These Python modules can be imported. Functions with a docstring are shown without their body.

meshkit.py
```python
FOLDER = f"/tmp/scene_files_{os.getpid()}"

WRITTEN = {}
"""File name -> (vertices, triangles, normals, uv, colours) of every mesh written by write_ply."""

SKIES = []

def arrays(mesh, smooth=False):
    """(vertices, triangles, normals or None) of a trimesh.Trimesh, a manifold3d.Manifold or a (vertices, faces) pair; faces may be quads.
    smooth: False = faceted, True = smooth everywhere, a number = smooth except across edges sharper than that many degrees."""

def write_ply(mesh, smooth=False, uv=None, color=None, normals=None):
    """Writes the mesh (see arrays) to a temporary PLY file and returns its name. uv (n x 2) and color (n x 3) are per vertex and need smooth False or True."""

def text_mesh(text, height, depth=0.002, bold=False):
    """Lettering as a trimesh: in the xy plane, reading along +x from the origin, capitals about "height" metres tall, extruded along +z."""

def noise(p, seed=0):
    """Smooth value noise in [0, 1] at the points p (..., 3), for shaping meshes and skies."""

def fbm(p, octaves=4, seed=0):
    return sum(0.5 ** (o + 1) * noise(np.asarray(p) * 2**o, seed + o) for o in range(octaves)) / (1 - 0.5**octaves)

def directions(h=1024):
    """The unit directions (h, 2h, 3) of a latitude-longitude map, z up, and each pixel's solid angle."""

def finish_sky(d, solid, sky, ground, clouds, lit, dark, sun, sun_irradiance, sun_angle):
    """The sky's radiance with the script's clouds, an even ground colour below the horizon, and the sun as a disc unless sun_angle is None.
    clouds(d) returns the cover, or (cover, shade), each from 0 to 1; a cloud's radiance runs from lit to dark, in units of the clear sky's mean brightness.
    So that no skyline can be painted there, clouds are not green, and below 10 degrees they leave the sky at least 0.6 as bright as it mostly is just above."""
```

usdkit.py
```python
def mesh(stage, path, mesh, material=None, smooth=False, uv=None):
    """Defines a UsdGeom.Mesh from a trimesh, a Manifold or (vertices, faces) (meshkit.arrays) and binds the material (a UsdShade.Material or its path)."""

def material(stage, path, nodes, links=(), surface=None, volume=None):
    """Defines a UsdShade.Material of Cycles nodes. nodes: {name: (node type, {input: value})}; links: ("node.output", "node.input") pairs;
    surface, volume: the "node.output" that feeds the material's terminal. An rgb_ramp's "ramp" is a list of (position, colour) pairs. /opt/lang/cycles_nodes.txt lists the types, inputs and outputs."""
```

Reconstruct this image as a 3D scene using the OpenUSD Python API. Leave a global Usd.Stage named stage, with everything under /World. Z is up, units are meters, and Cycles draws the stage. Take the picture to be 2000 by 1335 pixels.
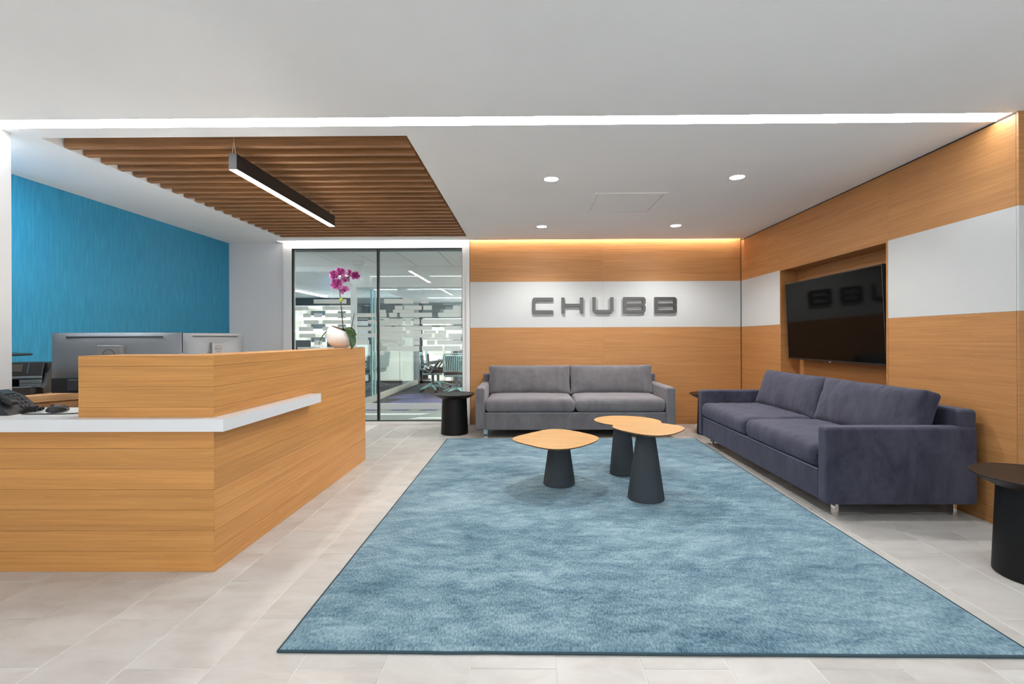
import math, random
import numpy as np, trimesh, manifold3d as m3
from shapely.geometry import Polygon, box as sbox, LineString, Point
from shapely.ops import unary_union
from pxr import Usd, UsdGeom, UsdLux, UsdShade, Gf, Sdf, Vt
import usdkit, meshkit

stage = Usd.Stage.CreateInMemory()
UsdGeom.SetStageUpAxis(stage, 'Z'); UsdGeom.SetStageMetersPerUnit(stage, 1.0)
UsdGeom.Xform.Define(stage, '/World')
stage.SetDefaultPrim(stage.GetPrimAtPath('/World'))
RNG = random.Random(11)

# ------------------------------------------------------------------ camera, sky, exposure
F_PX, CX, CY, YAW, ROLL, EYE = 945.08, 1023.43, 661.56, 0.00808, 0.00339, 1.165
EXPOSURE = -0.15
cam = UsdGeom.Camera.Define(stage, '/World/Camera')
cam.CreateHorizontalApertureAttr(36.0)
cam.CreateVerticalApertureAttr(36.0 * 1335 / 2000)
cam.CreateFocalLengthAttr(F_PX / 2000 * 36.0)
cam.CreateHorizontalApertureOffsetAttr(-(CX - 1000) / 2000 * 36.0)
cam.CreateVerticalApertureOffsetAttr((CY - 667.5) / 2000 * 36.0)
cam.CreateExposureAttr(EXPOSURE)
cam.CreateClippingRangeAttr(Gf.Vec2f(0.05, 2000))
_R = Gf.Matrix4d(1.0)
_c, _s, _cy, _sy = math.cos(ROLL), math.sin(ROLL), math.cos(YAW), math.sin(YAW)
_m = np.array([[_cy, -_sy, 0], [_sy, _cy, 0], [0, 0, 1]]) @ np.array([[_c, 0, _s], [0, 1, 0], [-_s, 0, _c]])
right, fwd, up = _m[:, 0], _m[:, 1], _m[:, 2]
cam.AddTransformOp().Set(Gf.Matrix4d(*right, 0, *up, 0, *(-fwd), 0, 0, 0, EYE, 1))

DAYLIGHT, SLOT, DOWN, COVE, PEND, OFFICE, REAR_GLOW, DESK_FILL = 0.8, 18.0, 800.0, 44.0, 80.0, 60.0, 2.4, 85.0
DOWN_CONE = 68.0
dome = UsdLux.DomeLight.Define(stage, '/World/Sky')
dome.CreateIntensityAttr(DAYLIGHT); dome.CreateColorAttr(Gf.Vec3f(0.93, 0.97, 1.0))

# ------------------------------------------------------------------ naming helpers
_used = {}
def numbered(parent, name):
    k = _used.get((parent, name), 0); _used[(parent, name)] = k + 1
    return f'{parent}/{name}' if k == 0 else f'{parent}/{name}_{k:03d}'
def data(prim, label=None, cat=None, group=None, kind=None):
    for k, v in (('label', label), ('category', cat), ('group', group), ('kind', kind)):
        if v: prim.SetCustomDataByKey(k, v)
def thing(name, label, cat, loc=(0, 0, 0), rz=0.0, group=None, kind=None):
    p = numbered('/World', name)
    x = UsdGeom.Xform.Define(stage, p)
    x.AddTranslateOp().Set(Gf.Vec3d(*loc)); x.AddRotateZOp().Set(rz)
    data(x.GetPrim(), label, cat, group, kind)
    return p
def part(parent, name, mesh, mat, smooth=False, label=None, kind=None):
    p = numbered(parent, name)
    m = usdkit.mesh(stage, p, mesh, MAT[mat], smooth=smooth)
    data(m.GetPrim(), label, None, None, kind)
    return p
def whole(name, mesh, mat, label, cat, smooth=False, group=None, kind=None):
    p = numbered('/World', name)
    m = usdkit.mesh(stage, p, mesh, MAT[mat], smooth=smooth)
    data(m.GetPrim(), label, cat, group, kind)
    return p
def dup(src, label, loc, rz=0.0, group=None):
    s = stage.GetPrimAtPath(src); was = s.GetCustomData()
    p = numbered('/World', s.GetName())
    x = UsdGeom.Xform.Define(stage, p)
    x.GetPrim().GetReferences().AddInternalReference(src)
    x.ClearXformOpOrder()
    x.GetPrim().GetAttribute('xformOp:translate').Set(Gf.Vec3d(*loc))
    x.GetPrim().GetAttribute('xformOp:rotateZ').Set(float(rz))
    x.SetXformOpOrder([UsdGeom.XformOp(x.GetPrim().GetAttribute('xformOp:translate')), UsdGeom.XformOp(x.GetPrim().GetAttribute('xformOp:rotateZ'))])
    data(x.GetPrim(), label, was.get('category'), group or was.get('group'))
    x.GetPrim().SetInstanceable(True)
    return p

# ------------------------------------------------------------------ shape helpers
cat = trimesh.util.concatenate
def bx(x0, x1, y0, y1, z0, z1):
    m = trimesh.creation.box([x1 - x0, y1 - y0, z1 - z0]); m.apply_translation([(x0 + x1) / 2, (y0 + y1) / 2, (z0 + z1) / 2]); return m
def cbx(x0, x1, y0, y1, z0, z1, b=0.002):
    """box with chamfered edges"""
    v = []
    for sx in (0, 1):
        for sy in (0, 1):
            for sz in (0, 1):
                p = np.array([(x0, x1)[sx], (y0, y1)[sy], (z0, z1)[sz]], float)
                d = np.array([1 - 2 * sx, 1 - 2 * sy, 1 - 2 * sz]) * b
                for k in range(3):
                    q = p + d; q[k] = p[k]; v.append(q)
    return trimesh.convex.convex_hull(np.array(v))
def rbx(x0, x1, y0, y1, z0, z1, r=0.02, n=8):
    """rounded box from a hull of spheres"""
    s = m3.Manifold.sphere(r, 4 * n)
    parts = [s.translate([a, b, c]) for a in (x0 + r, x1 - r) for b in (y0 + r, y1 - r) for c in (z0 + r, z1 - r)]
    return tm(m3.Manifold.batch_hull(parts))
def tm(man):
    m = man.to_mesh(); return trimesh.Trimesh(m.vert_properties[:, :3], m.tri_verts, process=False)
def extr(poly, z0, z1):
    ps = getattr(poly, 'geoms', [poly])
    m = cat([trimesh.creation.extrude_polygon(g, z1 - z0, engine='earcut') for g in ps]); m.apply_translation([0, 0, z0]); return m
def lathe(prof, n=64):
    """profile of (r, z) from the axis round"""
    return trimesh.creation.revolve(np.array(prof, float), sections=n)
def tube(pts, r, sides=8, cap=True):
    p = np.asarray(pts, float); r = np.broadcast_to(np.asarray(r, float), (len(p),))
    t = np.gradient(p, axis=0); t /= np.linalg.norm(t, axis=1, keepdims=True) + 1e-12
    a = np.cross(t[0], [0, 0, 1.0] if abs(t[0][2]) < .9 else [1.0, 0, 0]); fr = []
    for k in range(len(p)):
        a = a - t[k] * np.dot(a, t[k]); a /= np.linalg.norm(a); fr.append((a, np.cross(t[k], a)))
    ang = np.arange(sides) * 2 * np.pi / sides
    v = np.concatenate([p[k] + r[k] * (np.cos(ang)[:, None] * fr[k][0] + np.sin(ang)[:, None] * fr[k][1]) for k in range(len(p))])
    f = []
    for k in range(len(p) - 1):
        for j in range(sides):
            a0, a1 = k * sides + j, k * sides + (j + 1) % sides
            f += [[a0, a1, a1 + sides], [a0, a1 + sides, a0 + sides]]
    v = np.vstack([v, p[:1], p[-1:]]); n0, n1 = len(v) - 2, len(v) - 1
    if cap:
        for j in range(sides):
            f.append([n0, (j + 1) % sides, j]); b = (len(p) - 1) * sides
            f.append([n1, b + j, b + (j + 1) % sides])
    m = trimesh.Trimesh(v, f, process=False); m.fix_normals(); return m
def bar(a, b, w, h):
    """square bar from a to b"""
    a, b = np.array(a, float), np.array(b, float); L = np.linalg.norm(b - a)
    m = trimesh.creation.box([w, h, L]); T = trimesh.geometry.align_vectors([0, 0, 1], (b - a) / L); T[:3, 3] = (a + b) / 2
    m.apply_transform(T); return m
def xf(m, loc=(0, 0, 0), rx=0, ry=0, rz=0):
    m = m.copy(); T = trimesh.transformations.euler_matrix(math.radians(rx), math.radians(ry), math.radians(rz)); T[:3, 3] = loc; m.apply_transform(T); return m
def gridbox(nx, ny, nz):
    """surface of the cube [-1,1]^3 as grids"""
    V, Fc, n = [], [], 0
    for ax, (na, nb) in enumerate(((ny, nz), (nz, nx), (nx, ny))):
        for s in (-1, 1):
            a, b = np.meshgrid(np.linspace(-1, 1, na + 1), np.linspace(-1, 1, nb + 1), indexing='ij')
            p = np.zeros((na + 1, nb + 1, 3)); p[..., ax] = s; p[..., (ax + 1) % 3] = a; p[..., (ax + 2) % 3] = b
            i, j = np.meshgrid(np.arange(na), np.arange(nb), indexing='ij'); i, j = i.ravel(), j.ravel()
            q = np.stack([i * (nb + 1) + j, (i + 1) * (nb + 1) + j, (i + 1) * (nb + 1) + j + 1, i * (nb + 1) + j + 1], 1)
            if s < 0: q = q[:, ::-1]
            V.append(p.reshape(-1, 3)); Fc.append(q + n); n += p.size // 3
    V, q = np.vstack(V), np.vstack(Fc)
    m = trimesh.Trimesh(V, np.vstack([q[:, [0, 1, 2]], q[:, [0, 2, 3]]]), process=False); m.merge_vertices(digits_vertex=6); return m
def cushion(w, d, h, r=0.05, puff=0.25, edge=0.0, wr=0.006, seed=0, res=0.022, crease=0.0):
    """upholstered cushion centred on the origin, thickness along z"""
    m = gridbox(max(4, int(w / res)), max(4, int(d / res)), max(4, int(h / res)))
    hf = np.array([w, d, h]) / 2; p = m.vertices * hf
    q = np.clip(p, -(hf - r), hf - r); o = p - q; L = np.linalg.norm(o, axis=1, keepdims=True)
    p = q + r * o / np.maximum(L, 1e-9)
    u, v = p[:, 0] / hf[0], p[:, 1] / hf[1]
    p[:, 2] *= 1 + puff * (1 - u ** 2) ** .6 * (1 - v ** 2) ** .6 - edge * np.maximum(np.abs(u), np.abs(v)) ** 6
    p[:, 0] *= 1 - (0.035 if edge else .012) * (1 - v ** 2); p[:, 1] *= 1 - 0.02 * (1 - u ** 2) * (1 if edge else 0)
    m.vertices = p
    nrm = m.vertex_normals
    e = np.maximum(np.abs(u), np.abs(v))
    f1 = meshkit.fbm(p * [9, 16, 9] + seed * 7.3, 3, seed) - .5
    f2 = meshkit.fbm(p * [38, 9, 12] + seed * 3.1, 2, seed + 5) - .5
    rid = -np.abs(meshkit.fbm(p * [22, 6, 6] + seed, 2, seed + 9) - .5)
    m.vertices = p + nrm * (wr * (f1 * 1.2 + f2 * .6 * e ** 2) + crease * (rid + .12) * np.clip(e * 1.6 - .5, 0, 1))[:, None]
    return m

# ------------------------------------------------------------------ materials
MAT = {}
def mat(name, nodes, links=(), surface=None):
    MAT[name] = usdkit.material(stage, '/World/Looks/' + name, nodes, links, surface)
def plain(name, col, rough=.5, **kw):
    mat(name, {'p': ('principled_bsdf', {'base_color': col, 'roughness': rough, **kw})}, surface='p.BSDF')
def painted(name, col, rough=.6, bump=.0006, scale=90, var=.02):
    """paint with a faint roller texture"""
    a, b = [c * (1 - var) for c in col], [min(1, c * (1 + var)) for c in col]
    mat(name, {'g': ('geometry', {}), 'n': ('noise_texture', {'scale': scale, 'detail': 3.}), 'n2': ('noise_texture', {'scale': 1.3, 'detail': 2.}),
               'r': ('rgb_ramp', {'ramp': [(.35, a), (.65, b)]}), 'b': ('bump', {'distance': bump, 'strength': .4}),
               'p': ('principled_bsdf', {'roughness': rough})},
        [('g.position', 'n.vector'), ('g.position', 'n2.vector'), ('n2.fac', 'r.fac'), ('r.color', 'p.base_color'), ('n.fac', 'b.height'), ('b.normal', 'p.normal')], 'p.BSDF')
def wood(name, lo, mid, hi, scale, rough=.42, rand=.10, fleck=.14):
    """oak veneer: stretched noise along the grain, figure, pores, random offset and tone for each piece"""
    mat(name, {
        'g': ('geometry', {}), 'oi': ('object_info', {}),
        'off': ('vector_math', {'math_type': 'scale', 'vector1': (13.7, 7.9, 5.3)}),
        'add': ('vector_math', {'math_type': 'add'}),
        'm1': ('mapping', {'scale': scale}), 'm2': ('mapping', {'scale': tuple(s * (3.2 if s > 10 else 2.2) for s in scale)}),
        'm3': ('mapping', {'scale': tuple(s * (.16 if s > 10 else .55) for s in scale)}),
        'm4': ('mapping', {'scale': tuple(s * (1.6 if s > 10 else 9.) for s in scale)}),
        'n1': ('noise_texture', {'scale': 1., 'detail': 5., 'roughness': .62, 'distortion': .6}),
        'n2': ('noise_texture', {'scale': 1., 'detail': 3., 'roughness': .7}),
        'n3': ('noise_texture', {'scale': 1., 'detail': 2., 'roughness': .5, 'distortion': 1.2}),
        'n4': ('noise_texture', {'scale': 1., 'detail': 1.}),
        'r': ('rgb_ramp', {'ramp': [(.28, lo), (.5, mid), (.74, hi)]}),
        'r2': ('rgb_ramp', {'ramp': [(.34, (.86, .83, .80)), (.52, (1, 1, 1))]}),
        'r3': ('rgb_ramp', {'ramp': [(.3, (.93, .91, .89)), (.7, (1.06, 1.055, 1.05))]}),
        'r4': ('rgb_ramp', {'ramp': [(.66, (0, 0, 0)), (.74, (fleck,) * 3)]}),
        'x1': ('mix', {'mix_type': 'multiply', 'fac': .8}), 'x2': ('mix', {'mix_type': 'multiply', 'fac': 1.}),
        'x3': ('mix', {'mix_type': 'mix', 'color2': tuple(min(1, c * 1.45) for c in hi)}),
        'rv': ('map_range', {'from_min': 0., 'from_max': 1., 'to_min': 1 - rand, 'to_max': 1 + rand}),
        'h': ('hsv', {'hue': .5, 'saturation': 1., 'fac': 1.}),
        'b': ('bump', {'distance': .0006, 'strength': .35}),
        'p': ('principled_bsdf', {'roughness': rough})},
        [('oi.random', 'off.scale'), ('g.position', 'add.vector1'), ('off.vector', 'add.vector2')] +
        [('add.vector', f'm{k}.vector') for k in (1, 2, 3, 4)] + [(f'm{k}.vector', f'n{k}.vector') for k in (1, 2, 3, 4)] +
        [('n1.fac', 'r.fac'), ('n2.fac', 'r2.fac'), ('n3.fac', 'r3.fac'), ('n4.fac', 'r4.fac'), ('r.color', 'x1.color1'), ('r2.color', 'x1.color2'),
         ('x1.color', 'x2.color1'), ('r3.color', 'x2.color2'), ('x2.color', 'x3.color1'), ('r4.color', 'x3.fac'), ('oi.random', 'rv.value'), ('rv.result', 'h.value'), ('x3.color', 'h.color'),
         ('h.color', 'p.base_color'), ('n2.fac', 'b.height'), ('b.normal', 'p.normal')], 'p.BSDF')
def velvet(name, a, b, tint):  # facing mix puts a pale grazing sheen into the base colour
    mat(name, {
        'g': ('geometry', {}), 'm': ('mapping', {'scale': (1.25, 1.25, .6)}),
        'n': ('noise_texture', {'scale': 5.5, 'detail': 7., 'roughness': .66, 'distortion': .5}),
        'n2': ('noise_texture', {'scale': 420., 'detail': 1.}), 'r': ('rgb_ramp', {'ramp': [(.33, a), (.68, b)]}),
        'lw': ('layer_weight', {'blend': .32}), 'x': ('mix', {'color2': tint}), 'fm': ('math', {'math_type': 'multiply', 'value2': .55}),
        'bp': ('bump', {'distance': .0008, 'strength': .35}),
        'p': ('principled_bsdf', {'roughness': .85, 'sheen_weight': .55, 'sheen_roughness': .42, 'sheen_tint': tint, 'specular_ior_level': .2})},
        [('g.position', 'm.vector'), ('m.vector', 'n.vector'), ('g.position', 'n2.vector'), ('n.fac', 'r.fac'), ('lw.facing', 'fm.value1'), ('fm.value', 'x.fac'), ('r.color', 'x.color1'),
         ('x.color', 'p.base_color'), ('n2.fac', 'bp.height'), ('bp.normal', 'p.normal')], 'p.BSDF')
def glow(name, col, strength):
    mat(name, {'e': ('emission', {'color': col, 'strength': strength})}, surface='e.emission')
def glass(name, tint, base=.035):
    mat(name, {'lw': ('layer_weight', {'blend': .5}), 'pw': ('math', {'math_type': 'power', 'value2': 5.}), 'ma': ('math', {'math_type': 'multiply_add', 'value2': .8, 'value3': base}),
               't': ('transparent_bsdf', {'color': tint}), 'gl': ('glossy_bsdf', {'color': (1, 1, 1), 'roughness': 0.}), 'x': ('mix_closure', {})},
        [('lw.facing', 'pw.value1'), ('pw.value', 'ma.value1'), ('ma.value', 'x.fac'), ('t.BSDF', 'x.closure1'), ('gl.BSDF', 'x.closure2')], 'x.closure')

painted('ceiling_white', (.92, .94, .955), .7)
painted('wall_white', (.56, .56, .565), .6)
painted('wall_grey', (.73, .725, .74), .6)
painted('panel_white', (.56, .568, .565), .45, bump=.0002)
painted('frame_white', (.78, .77, .77), .4, bump=.0001)
plain('gasket_black', (.008, .008, .009), .4)
plain('gap_shade_and_base_black', (.012, .010, .008), .8)  # black for hidden bases, and for shade painted into gaps
plain('metal_grey', (.42, .42, .42), .35, metallic=.7)
plain('chrome', (.78, .76, .73), .06, metallic=1.)
OAK = ((.40, .180, .057), (.462, .214, .073), (.525, .254, .094))
wood('oak_panel', *OAK, (1.4, 1.4, 85.), rough=.52, rand=.06)
wood('oak_desk', (.58, .264, .070), (.66, .306, .087), (.72, .352, .110), (1.2, 1.2, 75.), rand=.06)
wood('oak_top', (.47, .25, .090), (.55, .305, .115), (.62, .36, .150), (1.6, 34., 34.), rand=.05, fleck=.15)
wood('oak_slat', (.22, .098, .036), (.32, .150, .058), (.40, .20, .085), (1.3, 40., 40.), rough=.5)
wood('oak_credenza', (.42, .22, .09), (.55, .31, .14), (.64, .38, .19), (1.2, 1.2, 40.))
plain('velvet_grey_piping', (.24, .23, .245), .7)
plain('velvet_navy_piping', (.13, .135, .19), .7)
plain('oak_edge', (.16, .075, .028), .5)
velvet('velvet_grey', (.105, .098, .106), (.155, .146, .156), (.36, .34, .36))
velvet('velvet_navy', (.022, .0225, .036), (.060, .060, .086), (.14, .14, .19))
# blue wallcovering with vertical threads
mat('wallcovering_blue', {'g': ('geometry', {}), 'm': ('mapping', {'scale': (150., 150., 3.2)}), 'n': ('noise_texture', {'scale': 1., 'detail': 5., 'roughness': .75}),
    'm2': ('mapping', {'scale': (60., 60., 5.)}), 'n2': ('noise_texture', {'scale': 1., 'detail': 3.}), 'a': ('math', {'math_type': 'multiply_add', 'value2': .5}), 'h': ('math', {'math_type': 'multiply', 'value2': .5}),
    'r': ('rgb_ramp', {'ramp': [(.34, (.012, .22, .40)), (.5, (.018, .27, .48)), (.66, (.032, .33, .55))]}), 'b': ('bump', {'distance': .0015, 'strength': .5}),
    'p': ('principled_bsdf', {'roughness': .55})},
    [('g.position', 'm.vector'), ('m.vector', 'n.vector'), ('g.position', 'm2.vector'), ('m2.vector', 'n2.vector'), ('n.fac', 'a.value1'), ('n2.fac', 'h.value1'), ('h.value', 'a.value3'), ('a.value', 'r.fac'),
     ('r.color', 'p.base_color'), ('n.fac', 'b.height'), ('b.normal', 'p.normal')], 'p.BSDF')
# lime washed porcelain tile
mat('floor_tile', {'g': ('geometry', {}), 'oi': ('object_info', {}), 'off': ('vector_math', {'math_type': 'scale', 'vector1': (31., 17., 5.)}), 'add': ('vector_math', {'math_type': 'add'}),
    'm': ('mapping', {'scale': (3.2, 7., 1.)}), 'n': ('noise_texture', {'scale': 1., 'detail': 7., 'roughness': .62, 'distortion': .5}), 'n2': ('noise_texture', {'scale': 55., 'detail': 3.}),
    'r': ('rgb_ramp', {'ramp': [(.28, (.485, .445, .41)), (.5, (.56, .525, .495)), (.75, (.625, .60, .575))]}), 'rv': ('map_range', {'to_min': .94, 'to_max': 1.05}),
    'h': ('hsv', {'hue': .5, 'saturation': 1., 'fac': 1.}), 'b': ('bump', {'distance': .0006, 'strength': .25}), 'rr': ('map_range', {'to_min': .28, 'to_max': .46}), 'p': ('principled_bsdf', {})},
    [('oi.random', 'off.scale'), ('g.position', 'add.vector1'), ('off.vector', 'add.vector2'), ('add.vector', 'm.vector'), ('m.vector', 'n.vector'), ('g.position', 'n2.vector'), ('n.fac', 'r.fac'), ('r.color', 'h.color'),
     ('oi.random', 'rv.value'), ('rv.result', 'h.value'), ('h.color', 'p.base_color'), ('n.fac', 'rr.value'), ('rr.result', 'p.roughness'), ('n2.fac', 'b.height'), ('b.normal', 'p.normal')], 'p.BSDF')
painted('grout', (.74, .71, .67), .8)
# rug: space dyed viscose pile, streaked across
RUGR = [(.34, (.034, .082, .124)), (.44, (.098, .180, .238)), (.53, (.180, .280, .340)), (.64, (.300, .415, .470))]
mat('rug_pile', {'g': ('geometry', {}), 'm': ('mapping', {'scale': (5.0, 10.5, 1.)}), 'n': ('noise_texture', {'scale': 1., 'detail': 10., 'roughness': .78, 'distortion': .4}),
    'm2': ('mapping', {'scale': (1.1, 2.0, 1.)}), 'n2': ('noise_texture', {'scale': 1., 'detail': 3., 'roughness': .55}), 'm3': ('mapping', {'scale': (150., 48., 1.)}), 'n3': ('noise_texture', {'scale': 1., 'detail': 2.}),
    'a': ('math', {'math_type': 'multiply_add', 'value2': .68}), 'h': ('math', {'math_type': 'multiply', 'value2': .32}), 'c': ('math', {'math_type': 'multiply_add', 'value2': .42, 'value3': -.21}), 's': ('math', {'math_type': 'add'}),
    'r': ('rgb_ramp', {'ramp': RUGR}), 'b': ('bump', {'distance': .004, 'strength': .5}), 'p': ('principled_bsdf', {'roughness': .8, 'sheen_weight': .35, 'sheen_roughness': .4, 'sheen_tint': (.6, .8, .9), 'specular_ior_level': .2})},
    [('g.position', 'm.vector'), ('m.vector', 'n.vector'), ('g.position', 'm2.vector'), ('m2.vector', 'n2.vector'), ('g.position', 'm3.vector'), ('m3.vector', 'n3.vector'), ('n.fac', 'a.value1'), ('n2.fac', 'h.value1'), ('h.value', 'a.value3'),
     ('n3.fac', 'c.value1'), ('a.value', 's.value1'), ('c.value', 's.value2'), ('s.value', 'r.fac'), ('r.color', 'p.base_color'), ('n3.fac', 'b.height'), ('b.normal', 'p.normal')], 'p.BSDF')
plain('rug_binding', (.038, .070, .088), .9)
plain('solid_surface', (.84, .84, .85), .22)
plain('worktop', (.70, .70, .69), .4)
plain('black_wood', (.0055, .0055, .006), .5, specular_ior_level=.25)
plain('black_wood_top', (.014, .010, .008), .42, specular_ior_level=.35)  # brownish black, warm reflected light put into the colour
painted('pedestal_grey', (.036, .045, .054), .75, bump=.0008, scale=160, var=.12)
mat('brushed_metal', {'g': ('geometry', {}), 'm': ('mapping', {'scale': (300., 300., 3.)}), 'n': ('noise_texture', {'scale': 1., 'detail': 2.}), 'b': ('bump', {'distance': .0003, 'strength': .3}), 'p': ('principled_bsdf', {'base_color': (.14, .130, .122), 'metallic': 1., 'roughness': .27})},
    [('g.position', 'm.vector'), ('m.vector', 'n.vector'), ('n.fac', 'b.height'), ('b.normal', 'p.normal')], 'p.BSDF')
plain('screen_black', (.003, .0028, .0028), .06, specular_ior_level=.09)
plain('plastic_black', (.012, .012, .013), .38)
plain('plastic_dark', (.024, .025, .029), .5)
plain('plastic_slate', (.115, .14, .16), .45)
plain('monitor_silver', (.175, .185, .20), .5, metallic=.35)
plain('monitor_plate', (.17, .165, .165), .45)
plain('lcd_glass', (.06, .05, .045), .15)
plain('pendant_black', (.014, .015, .017), .45)
plain('pendant_cap', (.085, .083, .08), .5)
plain('cable_clear', (.75, .62, .48), .4)
plain('hatch_frame', (.93, .93, .92), .35)
glow('slot_lens', (.92, .975, 1.), SLOT)
glow('unseen_rear_lens', (.90, .965, 1.), SLOT)  # strips out of view above and behind the camera
glow('unseen_alcove_lens', (.90, .965, 1.), SLOT * 7.)  # strip out of view, lights the alcove
glow('downlight_lens', (.98, .975, .95), 240.)
glow('cove_strip', (1., .94, .83), COVE)
glow('pendant_lens', (1., .89, .74), PEND)
glow('added_fill_lens', (1., .97, .93), DESK_FILL)  # added fill inside the desk, brightens the soffit
glow('unseen_window_glow', (.88, .955, 1.), REAR_GLOW)  # panes out of view behind the camera
glow('office_lens', (1., .98, .94), OFFICE)
glass('clear_glass', (.950, .978, .972))
glass('office_glass', (.94, .972, .968), .025)
mat('frosted_film', {'t': ('transparent_bsdf', {'color': (.9, .95, .94)}), 'd': ('diffuse_bsdf', {'color': (.88, .92, .90)}), 'tr': ('translucent_bsdf', {'color': (.80, .86, .84)}), 'x': ('mix_closure', {'fac': .25}), 'y': ('mix_closure', {'fac': .80})},
    [('d.BSDF', 'x.closure1'), ('tr.BSDF', 'x.closure2'), ('t.BSDF', 'y.closure1'), ('x.closure', 'y.closure2')], 'y.closure')
plain('pot_white', (.83, .80, .78), .28)
plain('moss', (.10, .065, .03), .9)
plain('orchid_stem', (.045, .055, .035), .5)
plain('bud_green', (.42, .45, .06), .5)
mat('orchid_leaf', {'g': ('geometry', {}), 'n': ('noise_texture', {'scale': 26., 'detail': 2.}), 'r': ('rgb_ramp', {'ramp': [(.3, (.018, .055, .014)), (.7, (.055, .12, .03))]}), 'p': ('principled_bsdf', {'roughness': .45}), 'tr': ('translucent_bsdf', {'color': (.06, .14, .02)}), 'x': ('mix_closure', {'fac': .15})},
    [('g.position', 'n.vector'), ('n.fac', 'r.fac'), ('r.color', 'p.base_color'), ('p.BSDF', 'x.closure1'), ('tr.BSDF', 'x.closure2')], 'x.closure')
mat('orchid_petal', {'at': ('attribute', {'attribute': 'tint'}), 'r': ('rgb_ramp', {'ramp': [(0., (.86, .58, .76)), (.30, (.68, .22, .52)), (.62, (.38, .025, .25)), (1., (.22, .01, .12))]}), 'p': ('principled_bsdf', {'roughness': .6}), 'tr': ('translucent_bsdf', {}), 'x': ('mix_closure', {'fac': .3})},
    [('at.fac', 'r.fac'), ('r.color', 'p.base_color'), ('r.color', 'tr.color'), ('p.BSDF', 'x.closure1'), ('tr.BSDF', 'x.closure2')], 'x.closure')
painted('carpet_grey', (.26, .285, .275), .95, bump=.003, scale=300, var=.1)
painted('carpet_purple', (.14, .12, .25), .95, bump=.003, scale=300, var=.15)
painted('carpet_dark', (.085, .078, .09), .95, bump=.003, scale=300, var=.15)
plain('carpet_white', (.72, .74, .73), .9)
painted('ceiling_tile', (.82, .84, .84), .85, bump=.001, scale=200)
plain('ceiling_grid', (.30, .33, .33), .6)
painted('office_paint', (.74, .77, .77), .7)
painted('office_tan', (.50, .46, .41), .7)
plain('office_dark', (.018, .018, .02), .6)
plain('chair_aqua', (.38, .60, .60), .4)
plain('chair_frame', (.20, .24, .245), .4)
plain('chair_plum', (.055, .032, .05), .8)
plain('table_white', (.80, .80, .77), .35)
plain('facade_cream', (.80, .75, .62), .8)
plain('facade_white', (.82, .80, .74), .8)
plain('facade_window', (.05, .06, .065), .2)

# ------------------------------------------------------------------ the room shell
H = 2.505
XR, YB, YN = 2.908, 6.615, 2.903         # right wall face, rear wall face, near corner of the right wall block
XL, XB = -3.335, -4.148                 # left wall face, blue alcove wall face
DECK = 0.0

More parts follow.
